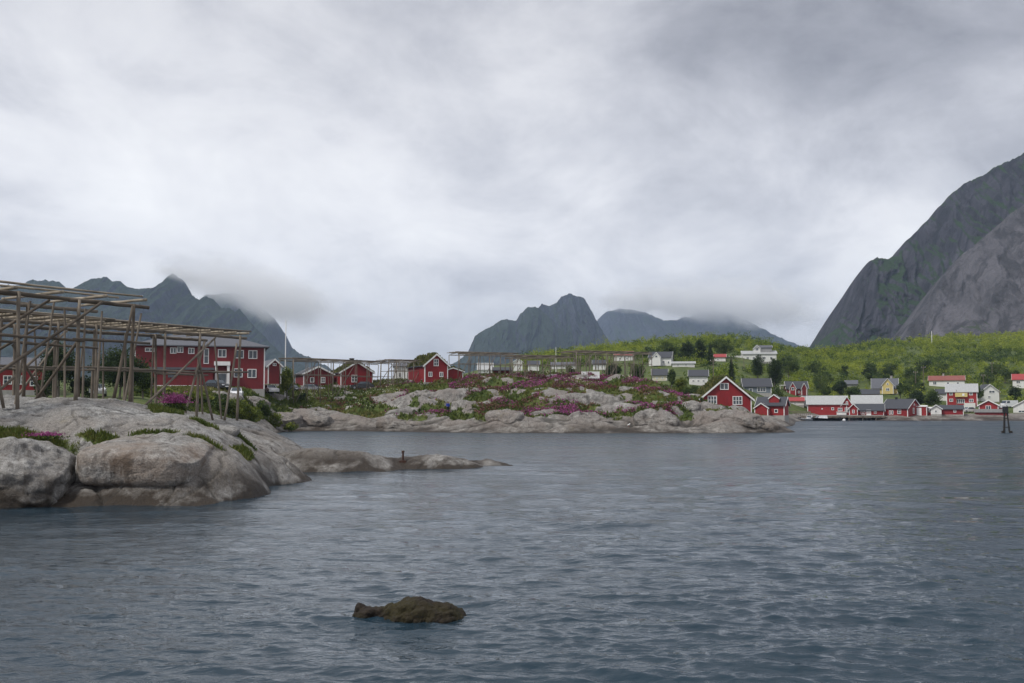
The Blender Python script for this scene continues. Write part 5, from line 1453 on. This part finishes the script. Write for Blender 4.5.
# bushes along the foot of the hall
for i, (px, yb, yt, w) in enumerate([(139, 403, 390, 18), (152, 405, 391, 20), (166, 405, 392, 18), (181, 406, 393, 20), (195, 407, 391, 20), (208, 407, 393, 18), (222, 408, 392, 20), (236, 408, 395, 20), (250, 407, 394, 18), (263, 405, 394, 16), (276, 403, 393, 14), (290, 400, 392, 12)]):
    tree('leafy yellow-green bush in the hedge-like row below the red hall', px, yb, yt, w * 1.1, 136 + 1.2 * (i % 3) + (i > 8) * 12, 'bush', 'leaf_bush' if i % 3 else 'leaf_green', 60 + i, 'bushes below the red hall')
tree('low dark bush between the trunks behind the near rack', 82, 395, 376, 26, 116, 'bush', 'leaf_dark', 91)
tree('dark bush touching the red cabin under the near rack', 44, 394, 374, 20, 117, 'bush', 'leaf_dark', 92)
# village trees
for i, a in enumerate([
        ('tall dark tree, leftmost of three above the white two-storey house', 687, 372, 340.5, 12, 345, 'leafy', 'leaf_dark'),
        ('tallest dark tree, middle of three above the white two-storey house', 700, 372, 339, 12, 340, 'leafy', 'leaf_dark'),
        ('stout spruce right of three, next to the little red-roofed house', 710.5, 372, 344.5, 9, 335, 'spruce', 'leaf_dark'),
        ('pointed dark spruce downhill of the sprawling villa balcony', 731.5, 384, 357, 8, 268, 'spruce', 'leaf_dark'),
        ('big dark tree right under the sprawling villa', 758, 384, 354, 13, 300, 'leafy', 'leaf_dark'),
        ('big dark tree right of the villa, above the low slate-roofed house', 775, 386, 357, 14, 285, 'leafy', 'leaf_dark'),
        ('dark tree beside the cream cottage', 672, 393, 369, 9, 222, 'leafy', 'leaf_green'),
        ('full green tree behind the boulders left of the red gable house', 692, 408, 384, 20, 185, 'leafy', 'leaf_green'),
        ('light green tree between the domed boulder and white two-storey house', 681, 402, 377, 14, 205, 'leafy', 'leaf_bush'),
        ('round green tree right of the low slate-roofed house', 777.5, 399, 386, 11, 238, 'leafy', 'leaf_green'),
        ('dark shrub tree in front of the grey hut', 840, 394, 380, 15, 305, 'leafy', 'leaf_dark'),
        ('green shrub tree below the grey hut', 853, 397, 385, 15, 300, 'leafy', 'leaf_green'),
        ('spreading dark green tree behind the red annex', 918, 407, 390, 20, 275, 'leafy', 'leaf_dark'),
        ('spreading green tree between annex and white outbuilding', 932, 408, 389, 17, 272, 'leafy', 'leaf_green'),
        ('dark narrow tree beside the yellow house gable', 900, 397, 381, 7, 298, 'leafy', 'leaf_dark'),
        ('dark leafy tree above the white van', 1016, 401, 385, 14, 300, 'leafy', 'leaf_dark'),
        ('green tree between the red balcony house and the white gable house', 979, 400, 385, 9, 300, 'leafy', 'leaf_green'),
        ('leafy tree at the back of the red-roofed white cabin', 783, 408, 393, 11, 262, 'leafy', 'leaf_bush'),
        ('shrubby tree left of the big red gable house eave', 703, 412, 397, 8, 160.5, 'leafy', 'leaf_green'),
        ('green tree seen through the pole-stacked rack', 637, 383, 362, 17, 214, 'leafy', 'leaf_green'),
        ('pale green tree left of the pole-stacked rack', 570, 380, 365, 13, 212, 'leafy', 'leaf_green'),
        ('dark bush in the shade of the pole-stacked rack', 612, 386, 363, 18, 208, 'leafy', 'leaf_dark')]):
    tree(*a, seed=100 + i)

# ------------------------------------------------------------------ woods on the slope: one mass of birch scrub
def free(u, y0, y1, Y, hw):
    for (a, b, c, d, yy) in RECTS:
        if Y < yy + 9 and u + hw > a and u - hw < b and y1 > c and y0 < d - 1.0:
            return False
    return True


def woods():
    r = np.random.default_rng(5)
    Ps = []; Ss = []; Ts = []
    N = 9500
    u = r.uniform(520, 1420, N); Y = 215 + (r.random(N) ** 0.75) * 420
    X = (u - 512) / F * Y; Z = far_z(X, Y)
    dens = fbm(X * 0.02, Y * 0.02, 31, 3)
    cnt = 0
    for i in range(N):
        if Z[i] < 2.6:
            continue
        if u[i] < 790 and Y[i] < 236 + 6 * math.sin(u[i]):
            continue
        if u[i] < 640 and Y[i] < 330 and r.random() < 0.8:
            continue
        if u[i] > 790 and Y[i] < 284:
            continue
        big = 1.0 + 0.55 * dens[i] * 2 + r.normal() * 0.28 + (0.7 if r.random() < 0.08 else 0)
        h = float(np.clip(3.0 * big, 1.3, 7.0)); w = h * r.uniform(1.0, 1.5)
        k = F / Y[i]
        ys = HOR - (Z[i] - HC) * k
        if not free(u[i], ys - h * k, ys, Y[i], w * 0.5 * k):
            continue
        leaf = max(0.42, 1.05 * Y[i] / F)
        n = int(np.clip(1.7 * w * h / leaf ** 2, 26, 95))
        nc = 5
        C = r.normal(size=(nc, 3)) * 0.34; j = r.integers(0, nc, n)
        D = r.normal(size=(n, 3)); D /= np.linalg.norm(D, axis=1, keepdims=True)
        P = (C[j] + D * 0.42 * r.random(n)[:, None] ** 0.4) * np.array([w / 2, w / 2, h / 2]) * 1.15
        P[:, 2] = np.abs(P[:, 2] + h * 0.42)
        P += np.array([X[i], Y[i], Z[i]])
        tb = np.clip(0.50 + 0.55 * fbm(np.array([X[i] * 0.012]), np.array([Y[i] * 0.012]), 40, 2)[0] * 2 + 0.0006 * (Y[i] - 400) + r.normal() * 0.23, 0.0, 1.0)
        Ps.append(P); Ss.append(leaf * r.uniform(0.7, 1.3, n)); Ts.append(np.clip(tb + 0.12 * r.normal(size=nc)[j] + 0.06 * r.normal(size=n), 0, 1))
        cnt += 1
    P = np.concatenate(Ps); V, Fq, tn = leafcloud(P, np.concatenate(Ss), 0.5, 0.8, np.concatenate(Ts), r)
    tag(link('woods', npmesh('woods', V, Fq, 'leaf_hill', False, {'tint': tn})), 'bright green birch scrub covering the slope above the village', 'woods', None, 'stuff')
    print('shrubs', cnt, len(Fq))


nt_ = 0
for q in range(400):
    if nt_ >= 40:
        break
    u_ = random.uniform(640, 1030); Y_ = random.uniform(286, 370); x_ = (u_ - 512) / F * Y_
    z_ = ground(x_, Y_); k_ = F / Y_; hh = random.uniform(4.5, 7.5); ww = hh * random.uniform(0.8, 1.15)
    yb_ = HOR - (z_ - HC) * k_
    if z_ < 3 or not free(u_, yb_ - hh * k_, yb_, Y_, ww * 0.5 * k_):
        continue
    dk = nt_ % 7 == 0
    tree('dark broadleaf tree standing among the woods and houses of the village slope' if dk else 'green broadleaf tree standing among the woods and houses of the village slope',
         u_, yb_, yb_ - hh * k_, ww * k_, Y_, 'leafy', 'leaf_dark' if dk else 'leaf_green', 300 + q, 'dark trees on the village slope' if dk else 'green trees on the village slope', 0.5, name='broadleaf_tree')
    nt_ += 1
woods()

# ------------------------------------------------------------------ low growth on the rocks of the point
def growth():
    U, X, Yg, Z, rk, turf = FAR
    r = np.random.default_rng(8)
    ok = (U > 130) & (U < 800) & (Yg > 130) & (Yg < 235) & (turf > 0.45) & (Z > 1.6)
    idx = np.flatnonzero(ok.ravel())
    pick = r.choice(idx, 120000)
    x = X.ravel()[pick] + r.normal(size=len(pick)) * 0.15; y = Yg.ravel()[pick] + r.normal(size=len(pick)) * 0.15; z = Z.ravel()[pick]
    tint = np.clip(0.5 + 0.6 * fbm(x * 0.12, y * 0.12, 50, 3) * 1.6 + 0.12 * r.normal(size=len(x)), 0, 1)
    V, Fq, tn = leafcloud(np.stack([x, y, z - 0.03], -1), r.uniform(0.2, 0.55, len(x)), aspect=0.9, tint=tint, r=r, upv=True)
    tag(link('grass', npmesh('grass', V, Fq, 'grass_blade', False, {'tint': tn})), 'rough grass and heath in the hollows of the rocky point', 'grass', None, 'stuff')

    def patches(name, mat, label, cat, lo, n, seed, sz, ux, extra=None, yr=(148, 186)):
        u = U.ravel(); f = fbm(X.ravel() * 0.10, Yg.ravel() * 0.16, seed, 3)
        m = (turf.ravel() > 0.35) & (u > ux[0]) & (u < ux[1]) & (Yg.ravel() > yr[0]) & (Yg.ravel() < yr[1]) & (f > lo) & (Z.ravel() > 2.2)
        ids = np.flatnonzero(m)
        if len(ids) == 0:
            return
        p = r.choice(ids, n)
        x = X.ravel()[p] + r.normal(size=n) * 0.12; y = Yg.ravel()[p] + r.normal(size=n) * 0.12; z = Z.ravel()[p] + r.uniform(0.1, 0.55, n)
        tint = np.clip(0.5 + r.normal(size=n) * 0.25, 0, 1)
        V, Fq, tn = leafcloud(np.stack([x, y, z], -1), r.uniform(sz[0], sz[1], n), 0.5, 0.8, tint, r)
        tag(link(name, npmesh(name, V, Fq, mat, False, {'tint': tn})), label, cat, None, 'stuff')
    patches('pink_flowers', 'pink_petals', 'magenta heather and fireweed patches on the rocky point', 'flowers', 0.09, 22000, 61, (0.12, 0.30), (385, 690))
    patches('heath', 'red_heath', 'reddish brown heath on the rocky point', 'heath', 0.10, 17000, 66, (0.15, 0.35), (300, 700))
    patches('white_flowers', 'white_petals', 'pale cow parsley among the grass on the rocky point', 'flowers', 0.12, 5000, 71, (0.1, 0.25), (300, 640), yr=(168, 215))
    # near grass on the headland
    xs = r.uniform(-30, -11, 240000); ys = r.uniform(43, 62, 240000)
    zz = headland(xs, ys); t = turf_near(xs, ys, zz)
    m = t > 0.42 + 0.25 * r.random(len(xs))
    xs, ys, zz = xs[m][:60000], ys[m][:60000], zz[m][:60000]
    tint = np.clip(0.45 + 0.7 * fbm(xs * 0.5, ys * 0.5, 77, 3) + 0.15 * r.normal(size=len(xs)), 0, 1)
    V, Fq, tn = leafcloud(np.stack([xs, ys, zz - 0.03], -1), r.uniform(0.08, 0.26, len(xs)), aspect=0.28, tint=tint, r=r, upv=True)
    tag(link('turf_grass', npmesh('turf_grass', V, Fq, 'grass_blade', False, {'tint': tn})), 'tufts of grass in the joints of the near granite dome', 'grass', None, 'stuff')


growth()


def flowerbush(label, px, py, Y, w, h, n, seed):
    P = at(px, py, Y); z = ground(P.x, Y)
    r = np.random.default_rng(seed)
    t = thing('flowering_plant', label, 'plant', (P.x, Y, z))
    q = r.normal(size=(n, 3)) * np.array([w * .28, w * .2, h * .2]); q[:, 2] = np.abs(q[:, 2]) + h * 0.05
    V, Fq, tn = leafcloud(q, r.uniform(.07, .16, n), 0.3, 0.5, r.random(n), r)
    link('leaves', npmesh('leaves', V, Fq, 'leaf_green', False, {'tint': tn}), t)
    q = r.normal(size=(n, 3)) * np.array([w * .27, w * .2, h * .22]); q[:, 2] = h * 0.45 + np.abs(q[:, 2]) * 0.9
    V, Fq, tn = leafcloud(q, r.uniform(.05, .12, n), 0.3, 0.8, r.random(n), r)
    link('blossom', npmesh('blossom', V, Fq, 'pink_petals', False, {'tint': tn}), t)


flowerbush('magenta-flowered plant growing in the gully beside the long pale rack', 174, 414, 55.0, 1.3, 1.1, 1800, 1)
flowerbush('small pink-flowered tuft behind the angular boulder', 44, 436, 45.5, 1.5, 0.3, 500, 2)

# ------------------------------------------------------------------ cloud resting on the summits
def cloud_bank():
    m = bpy.data.materials.new('cloud'); m.use_nodes = True; nt = m.node_tree
    nt.nodes.remove(nt.nodes['Principled BSDF'])
    pv = nd(nt, 'ShaderNodeVolumePrincipled')
    pv.inputs['Color'].default_value = (1.0, 1.0, 1.0, 1)
    pv.inputs['Anisotropy'].default_value = -0.25
    tc = nd(nt, 'ShaderNodeTexCoord'); geo = nd(nt, 'ShaderNodeNewGeometry')
    ln = nd(nt, 'ShaderNodeVectorMath', operation='LENGTH'); nt.links.new(tc.outputs['Object'], ln.inputs[0])
    fall = mth(nt, 'SUBTRACT', 1.0, ln.outputs['Value'], True)
    n1 = noise(nt, mapping(nt, geo.outputs['Position'], (1, 1, 1.6)), 0.006, 7, 0.62, 0.3)
    d = mth(nt, 'ADD', mth(nt, 'MULTIPLY', fall, 1.3), mth(nt, 'MULTIPLY', mth(nt, 'SUBTRACT', n1, 0.5), 2.4))
    d = mth(nt, 'MULTIPLY', mth(nt, 'SUBTRACT', d, 0.34), 1.6, True)
    d = mth(nt, 'MULTIPLY', mth(nt, 'MULTIPLY', d, d), mth(nt, 'MULTIPLY', fall, 4.0, True))
    nt.links.new(mth(nt, 'MULTIPLY', d, 0.008), pv.inputs['Density'])
    nt.links.new(pv.outputs[0], nt.nodes['Material Output'].inputs['Volume'])
    M['cloud'] = m
    bm = bmesh.new(); bmesh.ops.create_icosphere(bm, subdivisions=4, radius=1)
    me = bpy.data.meshes.new('cloud'); bm.to_mesh(me); bm.free(); me.materials.append(m)
    # picture point, distance, half width / half height in picture rows, half depth in metres, tilt
    for px, py, Y, w, h, dp, tl in [(262, 295, 2950, 120, 38, 800, -14), (186, 276, 2550, 40, 10, 300, -8), (725, 306, 4800, 150, 32, 1000, -6), (640, 299, 4800, 80, 16, 600, 4)]:
        P = at(px, py, Y); k = Y / F
        o = link('cloud', me); o.location = P; o.scale = (w * k, dp, h * k); o.rotation_euler = (0, R(-tl), 0)
        tag(o, kind='stuff')


cloud_bank()

# ------------------------------------------------------------------ air
def build_haze():
    mb = MB().box(-5900, 5900, -60, 7900, -4.5, 640)
    m = bpy.data.materials.new('air'); m.use_nodes = True; nt = m.node_tree
    nt.nodes.remove(nt.nodes['Principled BSDF'])
    pv = nd(nt, 'ShaderNodeVolumePrincipled')
    pv.inputs['Color'].default_value = (0.62, 0.77, 1.0, 1); pv.inputs['Density'].default_value = 0.000095
    pv.inputs['Anisotropy'].default_value = 0.2
    nt.links.new(pv.outputs[0], nt.nodes['Material Output'].inputs['Volume'])
    M['air'] = m
    o = mb.build('haze', 'air'); tag(o, kind='stuff')


build_haze()

# ------------------------------------------------------------------ render settings
SC.render.engine = 'CYCLES'
cy = SC.cycles
cy.use_denoising = True
try:
    cy.denoiser = 'OPENIMAGEDENOISE'
except Exception:
    pass
cy.max_bounces = 8; cy.diffuse_bounces = 3; cy.glossy_bounces = 3; cy.transmission_bounces = 2; cy.volume_bounces = 6; cy.transparent_max_bounces = 8
cy.use_adaptive_sampling = True; cy.adaptive_threshold = 0.01
cy.caustics_reflective = False; cy.caustics_refractive = False
vs = SC.view_settings
SC.display_settings.display_device = 'sRGB'
vs.view_transform = 'Standard'; vs.look = 'None'; vs.exposure = 0.24; vs.gamma = 1.0; vs.use_curve_mapping = False
